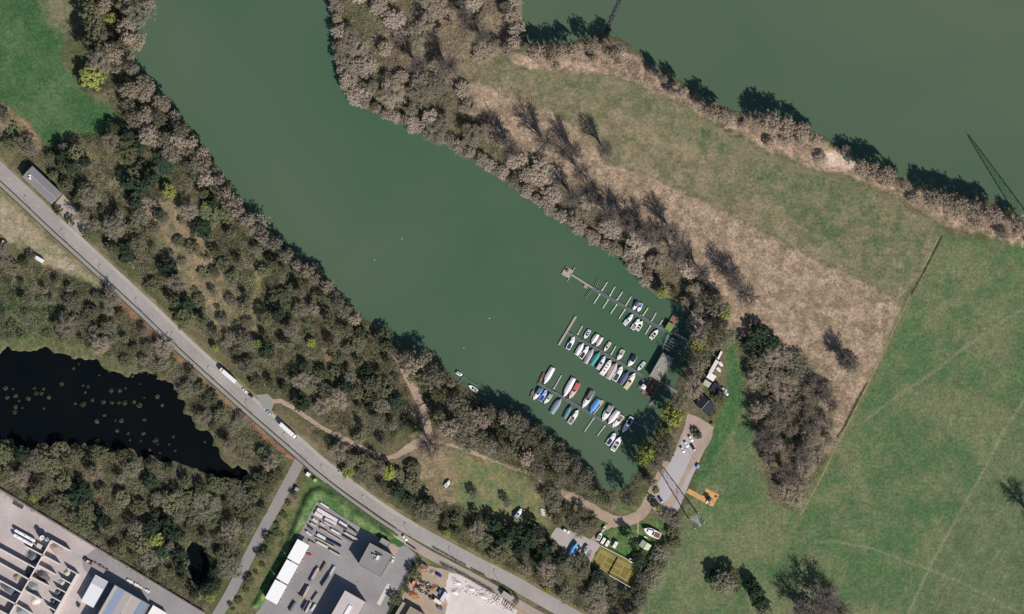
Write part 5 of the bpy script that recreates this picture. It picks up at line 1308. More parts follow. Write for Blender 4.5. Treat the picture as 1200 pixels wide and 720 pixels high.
def caravan(label, x, y, L, w, dx=FX, dy=FY, col=(238, 234, 230)):
    e = thing('caravan', label, 'caravan', x, y, ang(dx, dy), 'caravans on the camping lawn')
    MB().loft([[(-L / 2, -w / 2, .5), (-L / 2, w / 2, .5), (L / 2, w / 2, .5), (L / 2, -w / 2, .5)], [(-L / 2, -w / 2, 1.8), (-L / 2, w / 2, 1.8), (L / 2, w / 2, 1.8), (L / 2, -w / 2, 1.8)], [(-L / 2 + .25, -w / 2 + .1, 2.6), (-L / 2 + .25, w / 2 - .1, 2.6), (L / 2 - .45, w / 2 - .1, 2.6), (L / 2 - .45, -w / 2 + .1, 2.6)]]).build('body', paint(*col, .4), e)
    box_part('roof_hatch', e, paint(200, 200, 200), -.4, .4, -.4, .4, 2.6, 2.7)
    box_part('window', e, GLASS, -.6, .6, w / 2 - .02, w / 2 + .02, 1.3, 1.9)
    MB().bar((L / 2, 0, .5), (L / 2 + 1.1, 0, .45), .12).build('drawbar', STEEL, e)
    wheel_set(e, (0,), w, .33)
caravan('white caravan next to the dark boat trailer', 707, 633.6, 4.6, 2.1); caravan('white caravan, middle one of three on the lawn', 712, 636.6, 4.6, 2.0); caravan('white caravan standing apart, nearest the conifer', 721, 638.2, 4.8, 2.2)
caravan('small cream caravan beside the court fence', 739.2, 656.8, 3.0, 2.3, AXX, AXY, (238, 220, 206))
def trailer_boat(label, bow, st, w, style, hc, tc_, ac, h=1.0):
    b_ = boat('trailer_boat', label, bow, st, w, style, hc, tc_, ac, 'boats ashore near the tennis court', z=.75, h=h)
    L = math.dist(bow, st) * S
    for s_ in (-1, 1): MB().tube((-L * .15, s_ * w * S * .38, -.45), (-L * .15, s_ * w * S * .48, -.45), .3, n=10).build('trailer_wheel', TYRE, b_)
    MB().bar((-L * .45, 0, -.42), (L * .62, 0, -.42), .15).build('trailer_beam', STEEL, b_)
trailer_boat('big white cabin boat ashore on the camping lawn', (755, 620), (773, 628.5), 7.6, 'cabin', (238, 234, 232), (242, 238, 236), (124, 86, 72), 1.5)
trailer_boat('small white boat ashore beside the dirt track fork', (709, 616.5), (706, 623), 2.6, 'open', (210, 208, 206), (222, 220, 216), (70, 72, 80))
trailer_boat('white boat with dark interior left of the caravans', (705, 624.5), (700.5, 633), 4.0, 'open', (222, 218, 218), (232, 228, 226), (52, 50, 58), 1.2)
trailer_boat('long sky blue covered boat on the gravel', (675.8, 636.5), (667.8, 649.5), 4.2, 'cover', (96, 160, 216), (84, 172, 232), (140, 200, 240), 1.5)
trailer_boat('small white boat beside the sky blue one', (676.8, 640.6), (672.8, 648.4), 2.4, 'open', (228, 222, 222), (236, 230, 230), (120, 110, 112))
trailer_boat('red and white boat on the gravel', (681, 642.6), (676, 651.4), 3.2, 'canopy', (226, 214, 214), (236, 224, 224), (186, 62, 66))
trailer_boat('white boat with dark windscreen on the gravel', (686, 646.4), (680.8, 654.6), 4.0, 'open', (226, 224, 222), (234, 232, 230), (70, 72, 76))
trailer_boat('dark boat with pale rim on the gravel', (688.8, 639.4), (684.6, 645.8), 3.2, 'open', (90, 100, 110), (160, 170, 174), (36, 40, 48), 1.2)
for k, (a, b_) in enumerate((((693.5, 646), (689.5, 652.5)), ((690.8, 651.8), (686.8, 658)))):
    e = thing('boat_trailer', 'empty steel boat trailer on the gravel, %s one' % ['upper', 'lower'][k], 'trailer', (a[0] + b_[0]) / 2, (a[1] + b_[1]) / 2, ang(a[0] - b_[0], a[1] - b_[1]), 'empty boat trailers', .15)
    for s_ in (-1, 1): MB().bar((-2.2, s_ * .8, .55), (2.0, s_ * .35, .55), .14).build('side_rail', paint(150, 132, 146), e)
    for t in (-1.8, -.6, .6, 1.7): MB().bar((t, -.8, .6), (t, .8, .6), .14).build('cross_bar', paint(150, 132, 146), e)
    wheel_set(e, (-.8,), 1.9, .3)
car('white van parked beside the gravel boat ground', 663.2, 622.2, AXX, AXY, (238, 230, 220), 5.0, 1.9, 2.0, 'vans', 'van', 'van')
building('cabin', 'green-roofed cabin on the camping lawn', [(748, 640), (752.2, 633), (764, 638.4), (759, 645.6)], 2.6, paint(182, 192, 158), paint(150, 140, 116), 'gable', .9, windows=2, cat='cabin')
e = thing('lawn_bench', 'white bench near the big boat ashore', 'bench', 756.8, 629.8, ang(AXX, AXY)); box_part('seat', e, WHITE, -1.1, 1.1, -.3, .3, .4, .48); box_part('backrest', e, WHITE, -1.1, 1.1, .28, .36, .55, 1.0)
for s_ in (-1, 1): box_part('leg', e, STEEL, s_ * .9 - .05, s_ * .9 + .05, -.25, .25, 0, .4)
boat('trailer_boat', 'white boat lying in the clearing near the dirt track', (526.8, 563.6), (521.6, 570.6), 3.8, 'cabin', (238, 234, 232), (242, 238, 236), (190, 180, 176), 'boats ashore in the clearing', z=.5)
boat('trailer_boat', 'white boat with grey stern cover at the edge of the clearing', (611, 596.6), (604, 606.6), 4.8, 'canopy', (236, 236, 232), (240, 240, 236), (150, 160, 184), 'boats ashore in the clearing', z=.5, h=1.2)
for k in range(3):
    e = thing('picnic_table', 'white picnic table in the clearing, %s of three' % ['top one', 'middle one', 'bottom one'][k], 'table', 635.6 + k * .5, 597.8 + k * 2.6, ang(AXX, AXY - .1), 'picnic tables in the clearing')
    box_part('table_top', e, paint(224, 228, 220), -1.3, 1.3, -.4, .4, .7, .76)
    for s_ in (-1, 1):
        box_part('bench', e, paint(210, 214, 206), -1.3, 1.3, s_ * .75 - .13, s_ * .75 + .13, .4, .45); box_part('leg', e, STEEL, s_ * .9 - .05, s_ * .9 + .05, -.8, .8, 0, .69)
e = thing('storage_box', 'small white box by the gravel boat ground', 'box', 634, 629, .4); box_part('body', e, WHITE, -.9, .9, -.7, .7, 0, 1.2); box_part('lid', e, WHITE, -.95, .95, -.75, .75, 1.2, 1.3)
e = thing('track_barrier', 'pale log barrier across the dirt track', 'barrier', 496.5, 475, ang(9, -4)); MB().tube((-3, 0, .9), (3, 0, .9), .22).build('log', paint(190, 182, 160), e)
for s_ in (-1, 1): MB().tube((s_ * 2.9, 0, 0), (s_ * 2.9, 0, 1.2), .14).build('post', WOOD, e)
for k in range(4):
    e = thing('cut_log', 'pale cut log beside the track barrier, %s of four' % ['topmost', 'second from top', 'third from top', 'lowest'][k], 'log', 483 + k * .6, 481 + k * 2.6, ang(1, .5 + k * .08), 'cut logs beside the track'); MB().tube((-2.6, 0, .3), (2.4, 0, .3), .3, .24).build('bark', paint(196, 180, 152, .9), e); MB().tube((2.4, 0, .3), (2.46, 0, .3), .23).build('cut_face', paint(214, 196, 160, .9), e)

# ------------------------------------------------------------------ along the main road
lorry('white lorry facing north-west, northern one on the main road', (257.5, 431.5), (276.5, 448)); lorry('white lorry facing south-east, southern one on the main road', (347.6, 513.4), (328.5, 496.5))
car('white car parked behind the northern lorry', 287.6, 458.6, -.74, -.67, (234, 232, 232)); car('black car parked behind the white car', 293.2, 463, -.74, -.67, (44, 44, 46)); car('dark blue and white car ahead of the southern lorry', 315.6, 484.6, -.74, -.67, (196, 200, 214))
def rail_line(label, off, pts, h, w, m):
    c = smooth_line(pts, 10); t = np.gradient(c, axis=0); t /= np.linalg.norm(t, axis=1)[:, None]
    q = c + np.stack([-t[:, 1], t[:, 0]], 1) * off
    e = thing('guard_rail', label, 'guard rail', q[0, 0], q[0, 1], 0, 'guard rails along the footway', .1); o = P(*q[0])
    mb = MB()
    for a, b_ in zip(q, q[1:]):
        va, vb = P(*a) - o, P(*b_) - o; mb.bar((va.x, va.y, h), (vb.x, vb.y, h), w, .5)
    mb.build('rail', m, e)
    ps = MB()
    for p in q: v = P(*p) - o; ps.bar((v.x, v.y, -.1), (v.x, v.y, h), .2)
    tag(ps.build('posts', STEEL, e), kind='stuff')
M_RAIL = mat('rail_steel', A(84, 82, 78), .7, .3, .12, 1)
rail_line('long guard rail between carriageway and footway', 9.0, ROAD[2:16] + [(470, 613)], .75, .35, M_RAIL); rail_line('long low railing on the outer edge of the footway', 14.2, ROAD[2:14] + [(372, 541)], .75, .25, M_RAIL); rail_line('low railing beside the green grass bank', 14.0, [(392, 557), (410, 571), (450, 600), (470, 613)], .75, .25, M_RAIL)
e, r, (x, y, h) = building('shed', 'grey gabled shed beside the main road', [(26.7, 208), (61, 239.5), (73.3, 226.8), (39.4, 195)], 5.2, mat('grey_sheet_roof', A(132, 128, 132), .7, .3, .06, .6, var2=.06, scale2=.2), paint(170, 164, 156), 'gable', 1.0, windows=5, cat='shed')
for xx, yy in ((-x + 3.2, -.6), (-x + 4.4, -y + 3.0)): box_part('roof_vent', r, WHITE, xx - .7, xx + .7, yy - .6, yy + .6, h + .5, h + 1.9)
e = thing('trailer', 'white box trailer at the edge of the dry field', 'trailer', 46.5, 304.2, ang(AXX, AXY)); box_part('body', e, WHITE, -3, 3, -1.2, 1.2, .8, 3.0); box_part('roof_seam', e, STEEL, -2.9, 2.9, -.05, .05, 3.0, 3.05); MB().bar((3, 0, .7), (4.3, 0, .6), .14).build('drawbar', STEEL, e); wheel_set(e, (-.6, .6), 2.3, .38)
e = thing('field_machine', 'rusty red and white farm machine at the left edge', 'machine', 3.5, 286, ang(FX, FY)); box_part('frame', e, paint(96, 44, 44), -3.2, 3.2, -.5, .3, .5, .9)
for k in range(4): MB().bar((-2.6 + k * 1.7, -1.8, .7), (-2.6 + k * 1.7, 1.4, .7), .22).build('tine_bar', paint(110, 56, 50), e)
box_part('hopper', e, paint(226, 208, 204), -.5, 2.2, .3, 1.5, .7, 1.8, .2, .2); wheel_set(e, (-2.2, 2.2), 3.4, .5)
e = thing('well_cover', 'round pale concrete well cover in the dry field', 'well cover', 83.4, 313, 0); MB().tube((0, 0, -.2), (0, 0, .3), 1.7, n=16).build('slab', paint(176, 162, 158, .9), e); MB().tube((0, 0, .3), (0, 0, .4), .6, n=10).build('hatch', STEEL, e)
for lab, x, y, col, sz in (('white electrical cabinet at the junction corner', 361.2, 556, (238, 232, 226), 1.2), ('pale green cabinet on the grass bank end', 369.6, 563, (166, 178, 146), 1.0), ('blue-grey cabinet beside the side road', 348, 573.4, (150, 156, 184), 1.1)):
    e = thing('cabinet', lab, 'cabinet', x, y, ang(AXX, AXY), 'roadside cabinets'); box_part('body', e, paint(*col), -sz, sz, -sz * .9, sz * .9, 0, 2.2); box_part('roof', e, paint(*col), -sz - .08, sz + .08, -sz * .9 - .08, sz * .9 + .08, 2.2, 2.35); box_part('door', e, STEEL, -sz * .8, sz * .8, -sz * .9 - .03, -sz * .9 - .002, .1, 2.0)

c_ = smooth_line(ROAD, 1.0); t_ = np.gradient(c_, axis=0); t_ /= np.linalg.norm(t_, axis=1)[:, None]
for k in range(13):
    i = 262 + k * 58
    if i >= len(c_): break
    p = c_[i] + np.array([-t_[i, 1], t_[i, 0]]) * 8.6
    e = thing('street_lamp', 'slim street lamp on the main road, %s from the top left' % ['first', 'second', 'third', 'fourth', 'fifth', 'sixth', 'seventh', 'eighth', 'ninth', 'tenth', 'eleventh', 'twelfth', 'thirteenth'][k], 'lamp', p[0], p[1], ang(t_[i, 1], -t_[i, 0]), 'street lamps along the main road', .1)
    MB().tube((0, 0, 0), (0, 0, 7.5), .11, .07).build('pole', STEEL, e); MB().bar((0, 0, 7.4), (1.8, 0, 7.7), .1).build('arm', STEEL, e); box_part('lamp_head', e, STEEL, 1.5, 2.4, -.18, .18, 7.68, 7.85)
def hedge(label, pts, w, h, m=None, group='clipped hedges'):
    c = smooth_line(pts, 1.5); r = np.random.default_rng(int(pts[0][0]))
    seg = np.linalg.norm(np.diff(c, axis=0), axis=1).sum() * S
    n = int(seg * w * 30 + 200); i = r.integers(0, len(c), n); o = P(*pts[0])
    p = np.zeros((n, 3)); p[:, 0] = (c[i, 0] - 600) * S - o.x + r.uniform(-1, 1, n) * w / 2; p[:, 1] = (360 - c[i, 1]) * S - o.y + r.uniform(-1, 1, n) * w / 2
    p[:, 2] = h * np.sqrt(r.uniform(.05, 1, n))
    e = thing('hedge', label, 'hedge', pts[0][0], pts[0][1], 0, group)
    v, f = leaves(p, r.uniform(.2, .42, n), r); link('foliage', np_mesh('foliage', v, f), m or TM['shrub'], e)
    k = c[::4]; st = MB()
    for q in k: v_ = P(*q) - o; st.bar((v_.x, v_.y, -.1), (v_.x, v_.y, h * .7), .08)
    st.build('stems', TM['bark'], e)
hedge('dark clipped hedge along the forecourt, northern piece', [(508, 642), (528, 653), (546, 663)], 1.0, 1.1); hedge('dark clipped hedge along the forecourt, middle piece', [(553, 667), (568, 675)], 1.0, 1.1); hedge('dark clipped hedge along the forecourt, southern piece', [(578, 681), (592, 688), (602, 694)], 1.0, 1.1)
hedge('tall dark hedge between forecourt and white gravel', [(518, 662), (535, 670), (560, 684), (578, 694)], 1.8, 2.2, TM['evergreen']); hedge('dark hedge beside the grey hut', [(603, 697), (607, 704), (604, 708)], 2.0, 2.0, TM['evergreen']); hedge('ragged hedge along the ditch in the fields', [(1104, 278), (1092, 302), (1080, 324), (1068, 346)], .9, .8, mat('ditch_growth', (.10, .065, .045), .9, .1, .3, 1)); hedge('ragged hedge between reed bed and meadow track', [(1016, 450), (1002, 476), (990, 500), (982, 512)], .9, .8, MATS['ditch_growth'])
hedge('bushy hedge between pipe yard and scrap yard', [(490, 652), (482, 668), (472, 688), (462, 710), (452, 730)], 2.2, 1.8)

# ------------------------------------------------------------------ pipe yard
for k, cr in enumerate(([(337, 653.4), (349.6, 631), (363, 639), (351, 661.2)], [(324.2, 677), (337, 654.8), (350, 662.4), (338, 684.6)], [(311, 700.5), (323.4, 678.4), (337, 686), (325, 708.2)])):
    cen, L, D, rz = quad_frame(cr)
    e = thing('canopy_roof', 'white flat canopy at the edge of the pipe yard, %s of three' % ['northern', 'middle', 'southern'][k], 'canopy', cen[0], cen[1], rz, 'white canopies of the pipe yard')
    r = box_part('roof', e, paint(242, 240, 242, .6), -L / 2 + .08, L / 2 - .08, -D / 2, D / 2, 5.2, 5.5)
    for s_ in (-1, 1): box_part('fascia', r, STEEL, -L / 2 + .1, L / 2 - .1, s_ * D / 2 - .06, s_ * D / 2 + .06, 5.05, 5.48)
    for sx in (-.46, -.15, .15, .46):
        for sy in (-.46, .46): MB().tube((sx * L, sy * D, 0), (sx * L, sy * D, 5.2), .14, n=6).build('post', STEEL, e)
    box_part('back_wall', e, paint(170, 170, 174), -L / 2 + .2, L / 2 - .2, D / 2 - .5, D / 2 - .3, 0, 5.1)
    for j, t in enumerate((-.3, .2)):
        g = thing('stacked_goods', 'dark goods poking out from the %s canopy, %s pile' % (['northern', 'middle', 'southern'][k], ['lower', 'upper'][j]), 'goods', cen[0], cen[1], rz, 'goods under the canopies')
        box_part('crate', g, paint(110, 104, 104), t * L - .6, t * L + .6, -D / 2 - .9, -D / 2 + 1.5, 0, 1.3); box_part('board', g, paint(190, 180, 170), t * L - .3, t * L + .3, -D / 2 - 1.6, -D / 2 - .2, 1.3, 1.4)
e = thing('red_loader', 'red loader arm beside the northern canopy', 'loader', 362.6, 650, ang(AXX, AXY)); box_part('body', e, paint(196, 58, 56), -2.0, .6, -.6, .6, .4, 1.6, .1, .1); MB().bar((.5, 0, 1.3), (2.4, 0, .6), .4, .3).build('arm', paint(206, 70, 64), e); wheel_set(e, (-1.4, .2), 1.6, .4)
e, r, (x, y, h) = building('office_building', 'grey flat-roofed office with roof machinery in the pipe yard', [(420, 661), (434, 635.5), (461, 650), (447, 676)], 8.5, mat('office_roof', A(140, 136, 136), .9, .15, .05, .5, var2=.05, scale2=.1), paint(166, 160, 158), windows=5, cat='office')
for xx, yy, a, b_, c, col in ((2.2, -.6, 1.4, .9, 1.5, (226, 226, 226)), (2.4, 2.0, .5, 1.6, 1.2, (150, 150, 152)), (-.4, .4, .35, .35, .7, (200, 200, 196)), (-.6, -.8, .35, .35, .7, (200, 200, 196)), (.3, 1.0, .35, .35, .7, (190, 190, 188)), (4.6, -.2, .4, 2.4, .9, (80, 80, 84))): box_part('roof_unit', r, paint(*col), xx - a, xx + a, yy - b_, yy + b_, h + .21, h + .2 + c)
building('office_annex', 'low grey annex behind the office', [(444.8, 635.2), (447.8, 629.6), (458.4, 635.8), (455, 641)], 4.2, mat('annex_roof', A(150, 146, 140), .9, .15, .06, .5), paint(150, 142, 138), windows=2)
e, r, (x, y, h) = building('warehouse', 'pale pink-roofed warehouse with white skylight at the bottom edge', [(372, 749), (405, 691), (430.2, 705), (397, 763)], 9.5, mat('pink_roof', A(196, 184, 184), .8, .2, .04, .4, var2=.04, scale2=.1), paint(186, 178, 176), windows=6, cat='warehouse')
box_part('skylight', r, paint(238, 234, 238), -x + 3, x - 6.5, -1.2, 1.2, h + .2, h + .75, .1, .1)
sheet('concrete_strip', [(453.8, 684), (458, 685.4), (445.6, 710), (441.4, 707.4)], mat('pale_concrete', A(206, 198, 188), .9, .1, .04, .6))
car('white car with black windows beside the office', 460.4, 656, .25, -.97, (222, 222, 220)); car('white car at the yard gate', 474.2, 630.4, .6, .8, (226, 224, 220))
e = thing('yard_gate', 'dark sliding gate at the pipe yard entrance', 'gate', 476, 636.5, ang(13, 9)); box_part('gate_frame', e, paint(100, 86, 88), 0, 8.2, -.1, .1, .1, 1.7)
for k in range(9): box_part('bar', e, paint(90, 78, 80), .3 + k * .9, .45 + k * .9, -.16, .16, .1, 1.75)
PIPES = [((376, 589), (386, 595.3), 1.8, (226, 222, 218), 'n'), ((386.5, 595.7), (395, 602.5), 1.8, (150, 148, 150), 'n'), ((371.7, 596.4), (395.5, 610.4), 3.6, (238, 230, 228), 'n'), ((397.5, 610.6), (406.8, 616.2), 2.8, (230, 226, 226), 'n'), ((369, 600.6), (377.5, 605.6), 3.0, (236, 226, 226), 'n'), ((380.6, 607.4), (394, 614), 2.6, (226, 216, 218), 'n'),
         ((380, 610.8), (390, 616.7), 1.8, (206, 190, 190), 'n'), ((366.7, 607.7), (372, 612), 2.4, (222, 216, 206), 'n'), ((364, 612.8), (370, 616.6), 2.2, (204, 200, 190), 'n'), ((361.5, 617.3), (366.5, 621.2), 2.2, (96, 90, 124), 'n'), ((359, 622.6), (365, 627.5), 2.0, (220, 218, 216), 'n'), ((375.8, 612.5), (380.6, 616.4), 2.2, (216, 210, 204), 'n'),
         ((375, 619), (383.5, 623.4), 2.2, (186, 164, 146), 'n'), ((382.2, 623.2), (400, 634), 1.6, (198, 186, 172), 'n'), ((371.7, 626), (381.6, 631.4), 2.4, (232, 228, 232), 'n'), ((382.2, 631.6), (399.4, 640.4), 2.2, (58, 66, 110), 'n'), ((369.4, 629.4), (391.7, 641), 1.6, (196, 188, 156), 'n'), ((371.2, 634.6), (384, 641.4), 2.0, (224, 218, 206), 'n'),
         ((407.4, 616.4), (418.4, 624.4), 1.6, (66, 64, 68), 'n'), ((395.6, 613.4), (406, 620.6), 1.8, (96, 92, 98), 'n'),
         ((404, 624), (420, 633), 2.0, (206, 200, 196), 'n'), ((402, 628), (414, 635), 1.8, (104, 100, 104), 'n'), ((388, 620), (398, 625.6), 2.0, (228, 224, 222), 'n'), ((362, 634), (369, 638), 2.2, (170, 150, 132), 'n'), ((386, 644), (398, 650.6), 2.0, (186, 182, 180), 'n'),
         ((382, 660), (376, 670), 2.0, (150, 120, 96), 'f'), ((392, 664), (386, 674), 1.8, (196, 190, 184), 'f'), ((346, 706), (340, 716), 2.4, (120, 116, 118), 'f'), ((373, 665), (365.6, 678), 1.8, (206, 176, 150), 'f'), ((370.6, 667.5), (363.2, 681.5), 1.8, (112, 108, 160), 'f'), ((386.7, 672.5), (377, 687), 1.4, (90, 88, 90), 'f'), ((362, 686.7), (354.6, 700.8), 1.8, (190, 176, 168), 'f'), ((359.4, 686), (351.6, 699), 1.5, (70, 66, 84), 'f'), ((356.8, 702), (351, 697.6), 1.2, (206, 160, 80), 'f'),
         ((372.5, 695), (366, 704.5), 2.0, (150, 148, 144), 'f'), ((364, 706), (358, 717.6), 2.0, (188, 186, 184), 'f'), ((360, 704.6), (354.4, 714.6), 1.6, (96, 92, 104), 'f'), ((369.6, 708), (364.6, 715.6), 1.8, (214, 210, 206), 'f')]
COLN = {True: 'pale', False: 'dark'}
def cname(c):
    r, g, b_ = c
    if min(c) > 215: return 'white'
    if b_ > r + 25: return 'blue'
    if r > b_ + 60: return 'yellow'
    if r > b_ + 22: return 'tan'
    if max(c) < 110: return 'black'
    return 'pale grey' if min(c) > 180 else 'grey'
cnt = {}
for k, (a, b_, w, col, kd) in enumerate(PIPES):
    key = (cname(col), kd); cnt[key] = cnt.get(key, 0) + 1
tot = dict(cnt); cnt = {}
for k, (a, b_, w, col, kd) in enumerate(PIPES):
    key = (cname(col), kd); cnt[key] = cnt.get(key, 0) + 1
    row = 'rows by green bank' if kd == 'n' else 'piles below red loader'
    lab = '%s pipe stack in the %s' % (key[0], row) if tot[key] == 1 else '%s pipe stack, %s such from the top, %s' % (key[0], ['first', 'second', 'third', 'fourth', 'fifth', 'sixth', 'seventh', 'eighth'][cnt[key] - 1], row)
    cx, cy = (a[0] + b_[0]) / 2, (a[1] + b_[1]) / 2; L = math.dist(a, b_) * S
    e = thing('pipe_stack', lab, 'pipes', cx, cy, ang(b_[0] - a[0], b_[1] - a[1]), 'pipe stacks in the pipe yard', .1)
    rad = .28; w *= 1.55; n = max(2, round(w * S / (2 * rad))); m = paint(*col, .5); pm = None
    for lay in range(3 if k % 3 else 4):
        for q in range(max(1, n - (lay + 1) // 2)):
            yy = (q - (max(1, n - (lay + 1) // 2) - 1) / 2) * 2 * rad; zz = .35 + lay * rad * 1.75
            if pm is None:
                tmp = MB().tube((-L / 2, 0, 0), (L / 2, 0, 0), rad * .97, n=6); o = tmp.build('pipe', m, e, (0, yy, zz)); pm = o.data
            else: link('pipe', pm, None, e, ((k * 13 + q * 7 + lay * 5) % 5 * .06, yy, zz))
    for t in (-.35, .35): box_part('bearer', e, WOOD, t * L - .1, t * L + .1, -w * S / 2 - .2, w * S / 2 + .2, 0, .14)

# ------------------------------------------------------------------ aggregate yard at the bottom left
M_WALL = mat('concrete_block', A(198, 190, 188), .9, .15, .08, .8)
BAY = [((31, 640), (51.7, 651)), ((-30, 626), (41.7, 665)), ((-30, 642), (36, 679.3)), ((-30, 663), (26, 694)), ((-30, 680), (20, 708)), ((-30, 699), (14, 722)),
       ((61, 633), (83, 645)), ((53.6, 651.6), (71, 661)), ((47, 662.6), (66, 673)), ((40, 677), (57.5, 686)), ((31.7, 692.5), (50, 702.5)), ((21, 708.4), (39, 719)),
       ((80, 666), (90.4, 671.8)), ((73, 677.6), (83.6, 683.4)), ((67.3, 688.4), (77.8, 694)), ((62, 699.4), (71.7, 704.6)), ((56, 709.6), (65.6, 715))]
row = ['left row'] * 6 + ['middle row'] * 6 + ['right row'] * 5
idx = [0, 1, 2, 3, 4, 5, 0, 1, 2, 3, 4, 5, 0, 1, 2, 3, 4]
def block_wall(name, label, a, b_, h, w, m=M_WALL, group=None, blk=3.0):
    e = thing(name, label, 'wall', a[0], a[1], ang(b_[0] - a[0], b_[1] - a[1]), group)
    L = math.dist(a, b_) * S; n = max(1, int(L / blk))
    for k in range(n):
        box_part('panel', e, m, k * L / n + .02, (k + 1) * L / n - .02, -w / 2, w / 2, -.1, h)
    box_part('cap', e, paint(216, 208, 206, .9) if name != 'yard_wall' else paint(120, 108, 104, .9), 0, L, -w / 2 - .04, w / 2 + .04, h + .002, h + .12)
for k, (a, b_) in enumerate(BAY):
    block_wall('bay_wall', 'concrete bay wall in the %s of the aggregate yard, %s from the top' % (row[k], ['first', 'second', 'third', 'fourth', 'fifth', 'sixth'][idx[k]]), a, b_, 4.6 if k < 12 else 3.8, .75 if k < 12 else .6, group='bay walls of the aggregate yard')
block_wall('spine_wall', 'long concrete spine wall crossing the aggregate bays', (61, 633), (11, 722), 4.6, .7); block_wall('back_wall', 'broad white back wall of the right-hand bays', (92, 672), (64, 722), 3.8, 1.5, paint(226, 214, 212, .9))
block_wall('yard_wall', 'long brown concrete wall along the top of the aggregate yard', (-40, 549), (239, 718), 1.9, .9, mat('brown_concrete', A(118, 104, 98), .9, .1, .15, .6))
def heap(label, x, y, rx, ry, h, col, rz=0.0, seed=1):
    r = np.random.default_rng(seed); n = 26; mth = 8
    v = [(0, 0, h)]; f = []
    for j in range(1, mth + 1):
        for i in range(n):
            t = j / mth; a = 2 * math.pi * i / n; q = 1 + .1 * math.sin(3 * a + seed) + r.normal() * .03
            v.append((rx * t * q * math.cos(a), ry * t * q * math.sin(a), h * (1 - t ** 1.15) + r.normal() * .06 * (1 - t) - (.1 if j == mth else 0)))
    f = [(0, 1 + i, 1 + (i + 1) % n) for i in range(n)]
    for j in range(mth - 1):
        for i in range(n): a = 1 + j * n + i; b_ = 1 + j * n + (i + 1) % n; f += [(a, a + n, b_ + n), (a, b_ + n, b_)]
    e = thing('gravel_heap', label, 'heap', x, y, rz, 'heaps of loose material', .08)
    m = mat('heap_%d_%d_%d' % col, A(*col), .95, .1, .3, 1.6, bump=.4); me = np_mesh('mound', v, f); link('mound', me, m, e)
    st = MB()
    for _ in range(40): a = r.uniform(0, 6.28); q = r.uniform(.75, 1.15); s_ = r.uniform(.12, .35); st.box(rx * q * math.cos(a) - s_, rx * q * math.cos(a) + s_, ry * q * math.sin(a) - s_, ry * q * math.sin(a) + s_, -.1, s_, s_ * .3, s_ * .3)
    tag(st.build('loose_stones', m, e), kind='stuff')
for k, (lab, x, y, rx, ry, h, c) in enumerate((('grey gravel heap in the uppermost left bay', 40, 652, 5.0, 4.0, 2.6, (120, 124, 128)), ('dark grey heap beside the spine wall, second bay', 36, 671, 3.4, 3.4, 2.2, (104, 110, 118)), ('dark grey sand heap in the third middle bay', 50, 675, 5.0, 3.2, 2.4, (112, 106, 108)), ('brown sand heap in the top middle bay', 66, 642, 4.2, 3.2, 1.6, (162, 146, 136)), ('tan heap in the third left bay', 20, 676, 2.4, 2.2, 1.4, (150, 136, 126)), ('dark slate heap in the fourth left bay', 10, 690, 6.0, 2.4, 1.6, (100, 104, 110)), ('grey heap in the fourth middle bay', 38, 688, 4.0, 3.6, 1.8, (140, 146, 150)), ('white stone heap in the fifth middle bay', 42, 703, 3.6, 3.4, 1.8, (212, 206, 196)), ('grey heap in the lowest middle bay', 26, 716, 4.0, 3.2, 1.8, (136, 142, 144)), ('pale gravel heap in the top right bay', 79, 671, 2.4, 2.4, 1.4, (190, 184, 168)), ('slate heap in the third right bay', 69, 694, 2.4, 2.4, 1.4, (92, 104, 116)), ('dark heap in the fourth right bay', 63, 704.5, 2.2, 2.2, 1.4, (70, 86, 88)), ('pale heap in the second right bay', 73, 682.4, 2.2, 2.0, 1.2, (186, 176, 166)))):
    heap(lab, x, y, rx, ry, h, c, ang(AXX, AXY), k)
for k, (a, b_) in enumerate((((18, 621), (41.7, 634)), ((16.5, 626.4), (38.6, 639)))):
    e = thing('silo_trailer', 'long white silo trailer in the aggregate yard, %s of two' % ['upper', 'lower'][k], 'trailer', (a[0] + b_[0]) / 2, (a[1] + b_[1]) / 2, ang(b_[0] - a[0], b_[1] - a[1]), 'white silo trailers', .1); L = math.dist(a, b_) * S
    MB().loft([[(x_, -.95 * k_, 1.2), (x_, .95 * k_, 1.2), (x_, .95 * k_, 2.3 + .5 * k_), (x_, .55 * k_, 2.6 + .6 * k_), (x_, -.55 * k_, 2.6 + .6 * k_), (x_, -.95 * k_, 2.3 + .5 * k_)] for x_, k_ in ((-L / 2, .8), (-L / 2 + .5, 1), (L / 2 - .5, 1), (L / 2, .8))]).build('tank', paint(244, 242, 244, .35), e)
    for t in (-.3, 0, .3): MB().tube((t * L, 0, 3.2), (t * L, 0, 3.4), .3).build('filler_cap', STEEL, e)
    box_part('chassis', e, DARK, -L / 2 + .3, L / 2 - .3, -.5, .5, .6, 1.18); wheel_set(e, (-L * .35, -L * .25, L * .35), 2.4, .5, .3)
e = thing('mixing_plant', 'white and dark mixing plant at the head of the spine wall', 'plant', 53, 631, ang(AXX, AXY))
MB().tube((-1.5, 0, 0), (-1.5, 0, 6.5), 1.5, n=14).build('silo', WHITE, e); MB().tube((1.8, .4, 0), (1.8, .4, 5.6), 1.2, n=14).build('silo', paint(220, 216, 218), e); MB().bar((-1.5, 0, 6.6), (3.8, .5, 6.0), .7, .3).build('walkway', STEEL, e); box_part('hopper', e, DARK, -4.0, -2.6, -1.2, 1.2, 1.0, 3.4, .3, .3)
for sx, sy in ((-3.8, -1), (-3.8, 1), (3.6, 0)): MB().tube((sx, sy, 0), (sx, sy, 6), .12).build('support', STEEL, e)
